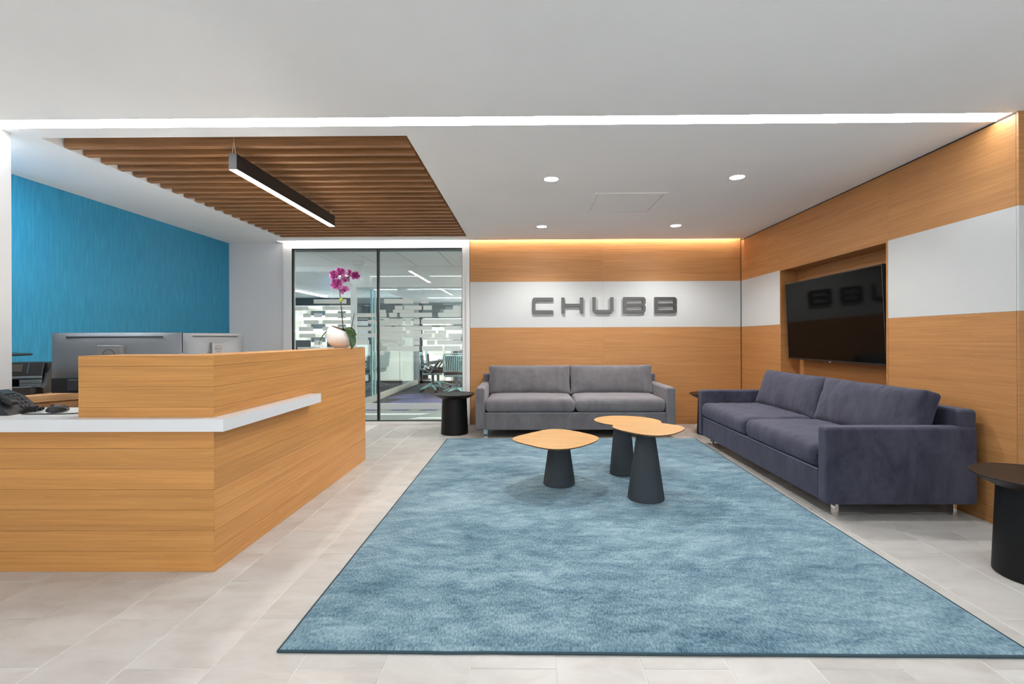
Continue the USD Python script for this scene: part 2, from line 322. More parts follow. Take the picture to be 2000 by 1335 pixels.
fl = numbered('/World', 'floor')
usdkit.mesh(stage, fl, cat([bx(-4.4, 5.2, -4.2, 6.68, -.06, -.0018), bx(-4.4, 5.2, -4.2, 1.06, -.0018, -.0005)]), MAT['grout'])
data(stage.GetPrimAtPath(fl), 'pale grey floor of staggered limewashed stone tiles', 'floor', kind='structure')
TW, TL_, JX = .3067, .6125, -1.131
rug_rect = (-.85, 1.76, 1.9, 5.55)
for i in range(-8, 18):
    x0 = JX + i * TW; x1 = x0 + TW
    for j in range(-3, 9):
        y0 = (2.016 if i % 2 == 0 else 1.709) + j * TL_; y1 = y0 + TL_
        if y1 < 1.10 or y0 > 6.6: continue
        if x0 > rug_rect[0] and x1 < rug_rect[1] and y0 > rug_rect[2] and y1 < rug_rect[3]: continue
        if x1 < -1.75 and y0 > 2.55: continue
        a0, a1, b0, b1 = x0, x1, max(y0, 1.06), min(y1, 6.6)
        if a1 < -4: continue
        if a0 > XR - .05 and b1 > YN - .02: b1 = YN - .02
        elif b1 > YN and a1 > XR: a1 = min(a1, XR)
        if a1 - a0 < .02 or b1 - b0 < .03: continue
        if a0 > 4.3: continue
        g = .0016
        part(fl, 'tile', cbx(a0 + g, a1 - g, b0 + g, b1 - g, -.0035, RNG.uniform(-.0004, .0004), .0012), 'floor_tile')

# ceiling: drywall with the light slot, the slat recess and the cove left open
T = .05
SX0, SX1, SY0, SY1 = -3.224, -.794, 3.18, 6.325
S0, S1 = 2.915, 3.035                    # light slot in depth
CV = 6.53                                # cove lip
def ce(x0, x1, y0, y1): return bx(x0, x1, y0, y1, H, H + T)
ceil = [ce(-4.4, 5.2, -4.2, S0), ce(-4.4, 5.2, S1, SY0), ce(-4.4, SX0, SY0, SY1), ce(SX1, 5.2, SY0, SY1), ce(-4.4, 5.2, SY1, CV), ce(-4.4, -3.4, CV, 6.8),
        
        bx(SX0 - .02, SX0, SY0, SY1, H + T, H + .3), bx(SX1, SX1 + .02, SY0, SY1, H + T, H + .3), bx(SX0, SX1, SY0 - .02, SY0, H + T, H + .3), bx(SX0, SX1, SY1, SY1 + .02, H + T, H + .3),
        bx(SX0, SX1, SY0, SY1, H + .3, H + .32),
        bx(-3.4, 3.0, CV - .02, CV, H + T, H + .16), bx(-3.4, 3.0, CV - .02, 6.8, H + .16, H + .18), bx(-3.42, -3.4, CV, 6.8, H + T, H + .18)]
whole('ceiling', cat(ceil), 'ceiling_white', 'smooth white drywall ceiling with a light slot, a slatted recess and a rear cove', 'ceiling', kind='structure')

# left wall, blue alcove wall, grey return wall, walls behind the camera
whole('wall_left', cat([bx(XL - .8, XL, -4.2, 3.1, 0, H)]), 'wall_white', 'plain white wall end at the left edge beside the desk', 'wall', kind='structure')
whole('wall_alcove', bx(XB - .12, XB, 3.1, 6.8, 0, H), 'wallcovering_blue', 'bright blue textured wallcovering on the alcove wall behind the monitors', 'wall', kind='structure')
whole('wall_return', bx(XB, -3.352, 6.69, 6.8, 0, H), 'wall_grey', 'narrow light grey wall between blue wall and glass partition', 'wall', kind='structure')
whole('wall_front', cat([bx(-4.4, 5.2, -4.3, -4.2, 0, .35), bx(-4.4, 5.2, -4.3, -4.2, 2.35, H + T), bx(-4.4, -3.2, -4.3, -4.2, .35, 2.35), bx(4.9, 5.2, -4.3, -4.2, .35, 2.35)]), 'wall_white', 'white wall around the unseen glowing windows behind the viewpoint', 'wall', kind='structure')
t = thing('window_4', 'unseen row of glowing windows behind the viewpoint, placed to light the ceiling and desk front', 'window', kind='structure')  # out of view, glowing panes light the ceiling and desk front
for k in range(5):
    x0 = -3.2 + k * 1.62
    part(t, 'pane', bx(x0 + .03, x0 + 1.59, -4.26, -4.25, .38, 2.32), 'unseen_window_glow')
    part(t, 'frame', cat([bx(x0, x0 + .03, -4.29, -4.2, .35, 2.35), bx(x0 + 1.59, x0 + 1.62, -4.29, -4.2, .35, 2.35), bx(x0 + .03, x0 + 1.59, -4.29, -4.2, .35, .38), bx(x0 + .03, x0 + 1.59, -4.29, -4.2, 2.32, 2.35)]), 'frame_white')
whole('wall_side', bx(5.1, 5.2, -4.2, YN, 0, H + T), 'wall_white', 'white wall of the lobby beyond the wood panelled corner', 'wall', kind='structure')

# panelled walls: backing plus single veneer panels, white lacquer bands and base boards
B0, ZB, ZT = .103, 1.321, 1.947          # base top, white band bottom and top
G = .0003
plain('oak_joint_shade', (.19, .085, .033), .7)  # dark brown backing, shade of the joints put into its colour
def panel_mesh_y(x0, x1, z0, z1, yf, t=.018): return cbx(x0 + G, x1 - G, yf, yf + t, z0 + G, z1 - G, .0005)
def panel_mesh_x(y0, y1, z0, z1, xf_, t=.018): return cbx(xf_, xf_ + t, y0 + G, y1 - G, z0 + G, z1 - G, .0005)
wb = numbered('/World', 'wall_back')
usdkit.mesh(stage, wb, cat([bx(-.79, 2.96, YB + .0175, YB + .16, 0, H + .2)]), MAT['oak_joint_shade'])
data(stage.GetPrimAtPath(wb), 'oak panelled rear wall with a white band carrying the metal letters', 'wall', kind='structure')
for x0, x1 in ((-.79, 1.03), (1.03, 2.901)):
    part(wb, 'wood_panel', panel_mesh_y(x0, x1, B0, ZB, YB), 'oak_panel')
    part(wb, 'white_panel', panel_mesh_y(x0, x1, ZB, ZT, YB), 'panel_white')
    part(wb, 'wood_panel', panel_mesh_y(x0, x1, ZT, H + .15, YB), 'oak_panel')
part(wb, 'baseboard', cbx(-.79, 2.901, YB - .003, YB + .018, 0, B0 - .002, .0012), 'oak_panel')

NY0, NY1, NZ0, NZ1, ND = 3.93, 5.60, .62, 1.95, .20     # television niche
wr = numbered('/World', 'wall_right')
def X1(a, b, c, d, e, f): return bx(a, b, c, d, e, f)
usdkit.mesh(stage, wr, cat([X1(XR + .0175, 3.4, NY1, 6.8, 0, H + .2), X1(XR + .0175, 3.4, YN + .0175, NY0, 0, H + .2), X1(XR + .0175, 3.4, NY0, NY1, 0, NZ0 - .02), X1(XR + .0175, 3.4, NY0, NY1, NZ1 + .02, H + .2),
                            X1(XR + ND + .02, 3.4, NY0, NY1, NZ0 - .02, NZ1 + .02), X1(3.4, 5.2, YN + .0175, YN + .3, 0, H + .2)]), MAT['oak_joint_shade'])
data(stage.GetPrimAtPath(wr), 'oak panelled side wall with a white band and a recess for the television', 'wall', kind='structure')
for y0, y1 in ((YN, NY0), (NY1, 6.611)):
    part(wr, 'wood_panel', panel_mesh_x(y0, y1, B0, ZB, XR), 'oak_panel')
    part(wr, 'white_panel', panel_mesh_x(y0, y1, ZB, ZT, XR), 'panel_white')
part(wr, 'wood_panel', panel_mesh_x(NY0, NY1, B0, NZ0, XR), 'oak_panel')
for y0, y1 in ((YN, NY0), (NY0, NY1), (NY1, 6.611)):
    part(wr, 'wood_panel', panel_mesh_x(y0, y1, ZT, H - .011, XR), 'oak_panel')
part(wr, 'baseboard', cbx(XR - .003, XR + .018, YN, 6.6, 0, B0 - .002, .0012), 'oak_panel')
part(wr, 'shadow_gap', bx(XR + .006, XR + .0172, YN + .001, 6.6, H - .011, H), 'gap_shade_and_base_black')  # black strip paints the shade in the gap under the ceiling
E_ = .016                                                # niche lining boards
part(wr, 'niche_board', cbx(XR - .004, XR + ND, NY0, NY0 + E_, NZ0, NZ1, .001), 'oak_panel')
part(wr, 'niche_board', cbx(XR - .004, XR + ND, NY1 - E_, NY1, NZ0, NZ1, .001), 'oak_panel')
part(wr, 'niche_board', cbx(XR - .004, XR + ND, NY0 + E_, NY1 - E_, NZ1 - E_, NZ1, .001), 'oak_panel')
part(wr, 'niche_board', cbx(XR - .004, XR + ND, NY0 + E_, NY1 - E_, NZ0, NZ0 + E_, .001), 'oak_panel')
part(wr, 'niche_board', cbx(XR + ND, XR + ND + .018, NY0, NY1, NZ0, NZ1, .001), 'oak_panel')
for z0, z1, m_ in ((B0, ZB, 'oak_panel'), (ZB, ZT, 'panel_white'), (ZT, H, 'oak_panel')):
    part(wr, 'wood_panel' if m_ == 'oak_panel' else 'white_panel', cbx(XR + .0, 5.1, YN - .016, YN - .0005, z0 + G, z1 - G, .0012), m_)
part(wr, 'baseboard', cbx(XR, 5.1, YN - .018, YN - .0005, 0, B0 - .002, .0012), 'oak_panel')

# ------------------------------------------------------------------ fixed lights
t = thing('linear_light', 'long bright white light strip recessed across the whole ceiling', 'ceiling light')
part(t, 'lens', bx(-3.334, 2.907, S0 + .001, S1 - .001, H + .004, H + .012), 'slot_lens')
part(t, 'housing', bx(-3.334, 2.907, S0 + .001, S1 - .001, H + .012, H + .055), 'frame_white')
for y, lab in ((.35, 'unseen ceiling light strip just above the viewpoint, placed to light the near floor'), (-2.3, 'unseen ceiling light strip behind the viewpoint, placed to light the near room')):  # both strips are out of view, placed to light the near room
    t = thing('linear_light', lab, 'ceiling light')
    part(t, 'lens', bx(-3.2, 4.9, y, y + .12, H - .010, H - .004), 'unseen_rear_lens')
    part(t, 'housing', bx(-3.21, 4.91, y - .01, y + .13, H - .006, H - .001), 'frame_white')
dl = []
for k, (x, y, lab) in enumerate(((.20, 4.06, 'round white recessed downlight near the slatted ceiling, left one of the front pair'), (1.745, 4.04, 'round white recessed downlight nearest the television, right one of the front pair'),
                                 (.17, 5.775, 'small round downlight by the rear wall left of the access panel'), (1.76, 5.76, 'small round downlight by the rear wall right of the access panel'))):
    d0 = thing('downlight', lab, 'downlight', (x, y, H), group='recessed downlights')
    part(d0, 'trim_ring', lathe([(.056, .0), (.060, -.004), (.072, -.003), (.073, .0), (.056, .0)], 48), 'frame_white', smooth=40)
    part(d0, 'lens', lathe([(0, -.0025), (.057, -.0025), (.057, -.001), (0, -.001)], 48), 'downlight_lens')
    lp = UsdLux.SphereLight.Define(stage, d0 + '/lamp')
    lp.CreateRadiusAttr(.045); lp.CreateIntensityAttr(DOWN); lp.CreateColorAttr(Gf.Vec3f(.98, .975, .95)); lp.AddTranslateOp().Set(Gf.Vec3d(0, 0, -.05))
    sh_ = UsdLux.ShapingAPI.Apply(lp.GetPrim()); sh_.CreateShapingConeAngleAttr(DOWN_CONE); sh_.CreateShapingConeSoftnessAttr(.6)
t = thing('linear_light', 'unseen light strip behind the white wall end, placed to light the blue alcove', 'ceiling light')  # out of view behind the wall end, placed to light the alcove
part(t, 'lens', bx(-4.1, -3.52, 3.12, 3.24, H - .010, H - .004), 'unseen_alcove_lens'); part(t, 'housing', bx(-4.11, -3.51, 3.11, 3.25, H - .006, H - .001), 'frame_white')
t = thing('access_panel', 'square flush white access hatch in the ceiling between the downlights', 'access panel', (.957, 4.797, H))
fr = Polygon([(-.333, -.343), (.333, -.343), (.333, .343), (-.333, .343)]).difference(sbox(-.307, -.317, .307, .317))
part(t, 'frame', extr(fr, -.006, .0), 'hatch_frame'); part(t, 'shadow_gap', bx(-.307, .307, -.317, .317, -.0004, .0), 'gap_shade_and_base_black')  # black sheet paints the shade around the hatch
part(t, 'hatch', bx(-.303, .303, -.313, .313, -.0035, -.0005), 'ceiling_white')
t = thing('cove_light', 'warm light strip hidden in the cove above the rear wall', 'cove light')
part(t, 'led_strip', bx(-3.35, 2.88, CV + .004, CV + .012, H + .05, H + .075), 'cove_strip')

# slatted ceiling inset
t = thing('slat_ceiling', 'dark oak slats set in a ceiling recess above the reception desk', 'slatted ceiling')
for k in range(21):
    y = 3.335 + .1465 * k
    if y + .043 > SY1 - .005: break
    part(t, 'slat', cbx(SX0 + .006, SX1 - .016, y, y + .043, H - .002, H + .13, .004), 'oak_slat')

# pendant
t = thing('pendant_light', 'black linear pendant lamp with a warm lens under the slatted ceiling', 'pendant lamp', (-2.02, 0, 2.332), 0)
P0, P1, PW, PH = 3.30, 4.99, .027, .112
part(t, 'body', cbx(-PW, PW, P0 + .003, P1 - .003, .004, PH, .002), 'pendant_black')
part(t, 'end_cap', cbx(-PW, PW, P0, P0 + .003, .002, PH, .001), 'pendant_cap', label='grey metal end cap')
part(t, 'end_cap', cbx(-PW, PW, P1 - .003, P1, .002, PH, .001), 'pendant_cap')
part(t, 'lens', bx(-PW + .003, PW - .003, P0 + .004, P1 - .004, -.001, .0045), 'pendant_lens')
for yy in (P0 + .015, P1 - .03):
    part(t, 'cable', cat([tube([(-.012, yy, PH), (0, yy, PH + .085)], .0016, 6), tube([(.012, yy, PH), (0, yy, PH + .085)], .0016, 6), tube([(0, yy, PH + .08), (0, yy, H + .3 - 2.332)], .0016, 6)]), 'cable_clear')

# ------------------------------------------------------------------ glazed partition to the office
GY = 6.615
w1 = thing('window_1', 'floor to ceiling glass partition with white frame and frosted stripes', 'glass partition', kind='structure')
FX0, FX1, GX0, GX1, GZ0, GZ1 = -3.352, -.792, -3.236, -.895, .045, 2.412
part(w1, 'frame', cat([bx(FX0, GX0, GY - .01, GY + .1, 0, H + .15), bx(GX1, GX1 + .055, GY - .01, GY + .1, 0, H + .15), bx(GX1 + .055, FX1 - .002, GY - .03, GY + .1, 0, H + .15), bx(GX0, GX1, GY - .01, GY + .1, GZ1, H + .15), bx(GX0, GX1, GY - .01, GY + .1, 0, GZ0)]), 'frame_white')
b = .012
part(w1, 'gasket', cat([bx(GX0, GX0 + .022, GY - .004, GY + .03, GZ0, GZ1), bx(GX1 - .006, GX1, GY, GY + .03, GZ0, GZ1), bx(GX0, GX1, GY - .004, GY + .03, GZ1 - .014, GZ1), bx(GX0, GX1, GY - .004, GY + .03, GZ0, GZ0 + .012)]), 'gasket_black')
part(w1, 'mullion', cbx(-2.067, -2.037, GY - .008, GY + .04, GZ0, GZ1, .002), 'gasket_black')
part(w1, 'pane', bx(GX0 + .02, -2.06, GY + .010, GY + .020, GZ0, GZ1), 'clear_glass')
part(w1, 'pane', bx(-2.045, GX1, GY + .010, GY + .020, GZ0, GZ1), 'clear_glass')
# frosted film strips, measured off the photograph: (x in strip units, row top, row bottom)
SC = 6.62 / 945.0
def film(x0, x1, z0, z1): part(w1, 'frosted_strip', bx(x0, x1, GY + .0085, GY + .0098, z0, z1), 'frosted_film')
def zrow(py): return 1.165 - (py - 660.1 + .0034 * 330) * SC - .004
def xcol(px): return (px - 1031.1) * SC - .005
L_ = [(185, 265, [(400, 1015)]), (312, 390, [(45, 300), (565, 1160)]), (447, 520, [(200, 345), (405, 560), (612, 910), (960, 1565)]), (575, 645, [(210, 495), (565, 1180), (1410, 1570)]),
      (700, 775, [(120, 390), (565, 1140), (1215, 1520)]), (825, 900, [(130, 430), (610, 1570)]), (950, 1035, [(410, 560), (720, 1200), (1215, 1440)]), (1075, 1125, [(95, 520), (640, 1360)])]
for a, b_, seg in L_:
    for s0, s1 in seg: film(xcol(570 + s0 / 9.535), xcol(570 + s1 / 9.535), zrow(560 + b_ / 9.535), zrow(560 + a / 9.535))
R_ = [(185, 270, [(140, 680), (830, 975)]), (308, 390, [(335, 480), (515, 840), (870, 1030), (1425, 1585)]), (385, 440, [(55, 170), (300, 700), (1250, 1585)]), (442, 525, [(55, 180), (230, 380), (430, 1030), (1145, 1585)]),
      (565, 655, [(130, 485), (525, 640), (690, 800), (830, 1585)]), (535, 563, [(55, 225)]), (575, 690, [(55, 125)]), (692, 770, [(55, 275), (335, 485), (535, 1030), (1260, 1585)]), (775, 830, [(55, 560), (612, 832), (875, 1105), (1145, 1300)]), (833, 905, [(55, 480), (500, 1030), (1085, 1290), (1335, 1585)]),
      (908, 945, [(55, 480), (680, 800), (840, 1580)]), (955, 1040, [(385, 530), (690, 800), (935, 1085), (1130, 1585)]), (1065, 1160, [(190, 790), (840, 1225), (1260, 1560)]), (1000, 1060, [(100, 375)]), (1165, 1230, [(55, 140)])]
for a, b_, seg in R_:
    for s0, s1 in seg: film(xcol(736 + s0 / 9.535), xcol(736 + s1 / 9.535), zrow(560 + b_ / 9.535), zrow(560 + a / 9.535))

# ------------------------------------------------------------------ reception desk
DX, DY0, DY1, DH, CH = -1.580, 2.420, 4.684, 1.087, .777
t = thing('reception_desk', 'oak plank reception desk with a white counter and raised transaction top', 'reception desk')
PK = .1035
edges = [k * PK for k in range(7)] + [CH - .061]
part(t, 'core', cat([bx(XL + .004, -1.62, DY0 + .02, DY0 + .06, 0, .715), bx(-1.66, DX - .019, DY0 + .06, DY1 - .02, 0, DH - .02), bx(-1.84, -1.82, DY0 + .27, DY1 - .02, 0, DH - .02), bx(-2.25, -1.84, DY0 + .25, DY0 + .268, CH, DH - .02), bx(-1.84, -1.66, DY1 - .04, DY1 - .02, 0, DH - .02), bx(-2.24, -1.6, DY0 + .019, DY0 + .03, CH, DH - .02)]), 'oak_joint_shade')
def mitre(z0, z1, x0, x1, y1, tk=.019):
    """front board and side board of one course, mitred at the corner"""
    g = .0006
    f = extr(Polygon([(x0, DY0), (x1, DY0), (x1 - tk, DY0 + tk), (x0, DY0 + tk)]), z0 + g, z1 - g)
    s = extr(Polygon([(x1, DY0 + .0004), (x1, y1), (x1 - tk, y1), (x1 - tk, DY0 + tk + .0004)]), z0 + g, z1 - g)
    return f, s
for z0, z1 in zip(edges[:-1], edges[1:]):
    f, s = mitre(z0, z1, XL + .004, DX, DY1)
    part(t, 'plank', f, 'oak_desk'); part(t, 'plank', s, 'oak_desk')
ue = [CH, .8275, .931, 1.0345, DH - .002]
for z0, z1 in zip([CH - .061] + ue[:-1], ue):
    f, s = mitre(z0, z1, -2.266, DX, DY1)
    if z0 >= CH: part(t, 'plank', f, 'oak_desk')
    part(t, 'plank', s, 'oak_desk')
top = Polygon([(-2.266, DY0), (DX, DY0), (DX, DY1), (-1.842, DY1), (-1.842, DY0 + .27), (-2.266, DY0 + .27)])
part(t, 'desk_top', extr(top, DH - .002, DH), 'oak_desk')
part(t, 'end_panel', bx(-1.842, DX - .0195, DY1 - .02, DY1, 0, DH - .003), 'oak_desk')
part(t, 'end_panel', bx(-2.266, -2.25, DY0 + .02, DY0 + .268, CH, DH - .003), 'oak_desk')
led = Polygon([(XL + .004, 2.357), (-1.494, 2.357), (-1.494, 3.483), (DX + .001, 3.483), (DX + .001, 2.46), (XL + .004, 2.46)])
part(t, 'counter', extr(led.buffer(-.003).buffer(.003, join_style=1), CH - .061, CH), 'solid_surface', label='thick white solid surface counter and ledge')
part(t, 'worktop', bx(XL + .004, -1.845, 2.461, 2.80, CH - .03, CH - .002), 'worktop', label='light grey work surface behind the counter')
part(t, 'worktop', extr(Polygon([(-1.845, 2.801), (-1.845, 4.63), (-2.985, 4.63), (-2.985, 3.25), (-2.60, 2.801)]), CH - .03, CH - .002), 'worktop')
part(t, 'leg_panel', bx(-2.55, -2.53, 2.85, DY1 - .05, 0, CH - .03), 'oak_desk')

t = thing('task_light', 'added fill strip inside the desk, brightens the soffit and blue wall', 'fill light')  # added fill with no visible source, lights soffit and blue wall
part(t, 'lens', bx(-1.862, -1.852, 2.95, 4.55, 1.030, 1.048), 'added_fill_lens'); part(t, 'housing', bx(-1.852, -1.8425, 2.94, 4.56, 1.026, 1.052), 'metal_grey')

# credenza in the alcove
t = thing('credenza', 'low oak cabinet with drawers against the blue alcove wall', 'cabinet')
cp = Polygon([(-4.14, 3.12), (-3.585, 3.12), (-3.02, 4.05), (-3.02, 6.6), (-4.14, 6.6)])
part(t, 'cabinet_top', extr(cp, CH - .045, CH), 'oak_credenza')
ci = Polygon([(-4.12, 3.14), (-3.64, 3.14), (-3.09, 4.06), (-3.09, 6.58), (-4.12, 6.58)])
part(t, 'body', extr(ci, .04, CH - .046), 'oak_credenza')
part(t, 'plinth', extr(ci.buffer(-.04), 0, .04), 'gap_shade_and_base_black')
d_ = np.array([.55, .92]) / np.hypot(.55, .92); n_ = np.array([d_[1], -d_[0]])
for a, b2 in ((.03, .50), (.505, 1.0)):
    p0 = np.array([-3.64, 3.14]) + d_ * a; p1 = np.array([-3.64, 3.14]) + d_ * b2
    for z0, z1 in ((.06, .36), (.365, .66)):
        part(t, 'drawer', extr(Polygon([p0 + n_ * .001, p1 + n_ * .001, p1 + n_ * .018, p0 + n_ * .018]), z0, z1), 'oak_credenza')

# ------------------------------------------------------------------ things on the desk
def monitor(name, label, w, h, loc, rz, soundbar):
    t = thing(name, label, 'monitor', loc, rz)
    # origin: worktop below the panel; the back faces -y; panel bottom at z = b
    b_ = .13 if not soundbar else .127
    part(t, 'screen', cbx(-w / 2, w / 2, .016, .026 if soundbar else .050, b_, b_ + h, .002), 'screen_black')
    g = gridbox(40, 2, 24); v = g.vertices.copy(); u, s, q = v[:, 0], v[:, 1], v[:, 2]
    y = np.where(s > 0, .018, .012 - .034 * (1 - np.abs(u) ** 5) * (1 - np.abs(q) ** 4) * .9)
    y = np.where(np.abs(s) < .9, .015, y)
    g.vertices = np.stack([u * (w / 2 - .001), y, b_ + h / 2 + q * (h / 2 - .001)], 1)
    part(t, 'rear_shell', g, 'monitor_silver', smooth=50)
    part(t, 'vent_slot', bx(-w * .37, w * .37, -.0105, .008, b_ + h - .033, b_ + h - .027) if soundbar else bx(-w * .36, w * .36, -.012, .008, b_ + h - .030, b_ + h - .024), 'plastic_black')
    pw = .083 if soundbar else .05
    pz = b_ + h - .088 if soundbar else b_ + h - .085
    part(t, 'arm_mount', cbx(-pw, pw, -.052, -.010, pz - .15, pz, .003), 'monitor_plate', label='square grey stand bracket with a round maker emblem')
    ring = Point(0, 0).buffer(.042, 48).difference(Point(0, 0).buffer(.039, 48)) if soundbar else Point(0, 0).buffer(.028, 48).difference(Point(0, 0).buffer(.0258, 48))
    rm = extr(ring, 0, .001); tx = meshkit.text_mesh('DELL', .016 if soundbar else .011, .001, True); tx.apply_translation([-tx.bounds[:, 0].mean(), -tx.bounds[:, 1].mean(), 0])
    em = cat([rm, tx]); em = xf(em, (0, -.0522, pz - (.069 if soundbar else .05)), rx=90)
    part(t, 'emblem', em, 'plastic_black')
    part(t, 'stand_column', cbx(-.03, .03, -.05, -.02, .012, pz - .1, .002), 'monitor_plate')
    part(t, 'stand_base', cbx(-.13, .13, -.13, .07, 0, .012, .003), 'monitor_plate')
    if soundbar:
        part(t, 'lower_bezel', cbx(-w / 2, w / 2, .006, .028, .022, b_ - .001, .002), 'plastic_black', label='black lower panel below the silver shell')
        part(t, 'speaker_bar', cbx(-w / 2 + .135, w / 2 - .135, -.02, .005, .04, b_ - .01, .003), 'plastic_dark')
    return t
monitor('monitor', 'wide silver backed monitor with black lower panel, nearest the printer', .913, .316, (-2.878, 3.35, CH - .001), 0, True)
monitor('monitor', 'smaller silver backed monitor angled behind the desk by the grey wall', .50, .32, (-2.765, 4.26, CH - .001), 57, False)

t = thing('printer', 'black inkjet printer with a small screen on the cabinet', 'printer', (-3.785, 3.56, CH + .0005), 22)
prof = Polygon([(-.17, 0), (.16, 0), (.16, .205), (.12, .232), (-.06, .232), (-.125, .12), (-.17, .11)])
def yz(poly, x0, x1):
    m = extr(poly, x0, x1); v = m.vertices[:, [2, 0, 1]]; return trimesh.Trimesh(v, m.faces, process=False)
part(t, 'body', cat([bx(-.22, .20, -.13, .16, 0, .11), bx(-.22, .215, -.10, .17, .108, .225)]), 'plastic_black')
part(t, 'lower_tray', cbx(-.21, .165, -.20, -.13, .004, .058, .004), 'plastic_dark')
part(t, 'side_wing', yz(Polygon([(-.16, .045), (.10, .045), (.10, .225), (-.06, .225)]), .200, .224), 'plastic_dark')
part(t, 'fascia_strip', xf(cbx(-.215, .2, -.006, .006, -.009, .009, .002), (0, -.143, .122), rx=-10), 'plastic_slate')
part(t, 'paper_exit', cbx(-.21, .075, -.132, -.10, .045, .105, .002), 'screen_black')
for k in range(2):
    part(t, 'card_door', xf(cbx(.075, .198, -.004, .008, k * .03 + .001, k * .03 + .029, .002), (0, -.145, .047), rx=0), 'plastic_slate')
cpn = xf(cbx(-.22, .2, -.006, .006, 0, .105, .004), (0, -.142, .131), rx=-20)
part(t, 'control_panel', cpn, 'plastic_black')
part(t, 'touch_screen', xf(bx(.01, .085, -.0085, -.005, .03, .088), (0, -.142, .131), rx=-20), 'lcd_glass')
for xx in (-.03, -.10, .115):
    part(t, 'trim_line', xf(bx(xx, xx + .003, -.0075, -.005, .02, .092), (0, -.142, .131), rx=-20), 'plastic_slate')
part(t, 'feeder_tray', xf(cbx(-.15, .12, -.12, .12, -.008, .008, .003), (-.10, .03, .290), ry=4), 'plastic_black')
part(t, 'feeder_arm', bar((-.21, .1, .22), (-.21, .08, .295), .05, .03), 'plastic_black')

t = thing('desk_phone', 'dark grey desk telephone on the counter at the left edge', 'telephone', (-2.702, 2.58, CH - .001), 0)
def xz(poly, y0, y1):
    m = extr(poly, y0, y1); v = m.vertices[:, [0, 2, 1]]; m = trimesh.Trimesh(v, m.faces, process=False); m.fix_normals(); return m
part(t, 'base', xz(Polygon([(0, 0), (-.004, .010), (-.095, .088), (-.185, .120), (-.20, .112), (-.20, 0)]), -.085, .085), 'plastic_dark')
sl = math.degrees(math.atan2(.078, .091))
part(t, 'handset', xf(cat([cbx(-.105, .085, -.02, .02, .004, .022, .006), rbx(-.115, -.06, -.024, .024, -.004, .032, .012, 4), rbx(.035, .09, -.024, .024, -.004, .032, .012, 4)]), (-.100, -.045, .088), ry=28), 'plastic_black')
for k in range(12):
    part(t, 'key', xf(cbx(-.008, .008, -.007, .007, 0, .004, .001), (-.03 - (k // 3) * .022, .012 + (k % 3) * .022, .034 + (k // 3) * .0189), ry=sl), 'plastic_dark')
part(t, 'display', xf(bx(-.03, .03, -.035, .035, 0, .003), (-.148, .03, .109), ry=19), 'lcd_glass')
s_ = np.linspace(0, 1, 200); ang = s_ * 2 * np.pi * 17
cxp = -.004 + .055 * s_; cyp = -.02 + .05 * np.sin(s_ * 2.4); czp = .0150 + .003 * np.sin(s_ * 9)
coil = np.stack([cxp, cyp + .008 * np.cos(ang), czp + .008 * np.sin(ang)], 1)
coil2 = np.stack([cxp[::-1] + .004, cyp[::-1] + .022 + .008 * np.cos(ang), czp[::-1] + .002 + .008 * np.sin(ang)], 1)
coil3 = np.stack([cxp * .8 + .004, cyp * .7 + .006 + .008 * np.cos(ang), czp + .011 + .008 * np.sin(ang)], 1)
part(t, 'coiled_cord', cat([tube(coil, .0026, 5), tube(coil2, .0026, 5), tube(coil3, .0026, 5)]), 'plastic_black', smooth=True)

def ellip(a, b_, c, n=4):
    m = trimesh.creation.icosphere(n); m.vertices = m.vertices * [a, b_, c]; return m
t = thing('computer_mouse', 'black and grey computer mouse on the work surface behind the counter', 'mouse', (-2.548, 2.60, CH + .0016), -38)
sh = trimesh.creation.icosphere(4); v = sh.vertices.copy(); v[:, 2] = np.where(v[:, 2] > 0, v[:, 2], v[:, 2] * .25)
v = np.sign(v) * np.abs(v) ** .85
sh.vertices = v * [.031, .048, .029] + [0, 0, .0085]
part(t, 'shell', sh, 'plastic_black', smooth=True)
sc2 = trimesh.creation.icosphere(4); v = sc2.vertices.copy(); v[:, 2] = np.where(v[:, 2] > 0, v[:, 2], v[:, 2] * .1); v = np.sign(v) * np.abs(v) ** .85; sc2.vertices = v * [.026, .043, .0282] + [0, 0, .0100]
part(t, 'top_cover', sc2, 'monitor_plate', smooth=True)
wm = trimesh.creation.cylinder(.009, .007, sections=20); wm = xf(wm, (0, -.020, .0335), ry=90)
part(t, 'scroll_wheel', wm, 'plastic_black', smooth=30)
t = thing('keyboard', 'slim black keyboard partly hidden behind the raised desk front', 'keyboard', (-2.24, 2.735, CH - .001), 0)
part(t, 'case', cbx(-.225, .225, -.025, .06, 0, .018, .003), 'plastic_black')
for r_ in range(3):
    for k in range(15):
        part(t, 'key', cbx(-.215 + k * .0285, -.215 + k * .0285 + .025, -.02 + r_ * .024, r_ * .024 + .001, .018, .021, .001), 'plastic_dark')
cv = [(-2.665, 2.523, CH + .003), (-2.6, 2.52, CH + .0025), (-2.5, 2.522, CH + .0025), (-2.42, 2.53, CH + .0028), (-2.33, 2.58, CH + .004), (-2.295, 2.64, CH + .005), (-2.275, 2.70, CH + .005)]
from scipy.interpolate import CubicSpline
cs = CubicSpline(np.linspace(0, 1, len(cv)), np.array(cv))(np.linspace(0, 1, 40))
whole('cable', tube(cs, .0028, 8), 'plastic_black', 'thin black cable lying in front of the mouse on the work surface', 'cable', smooth=True)

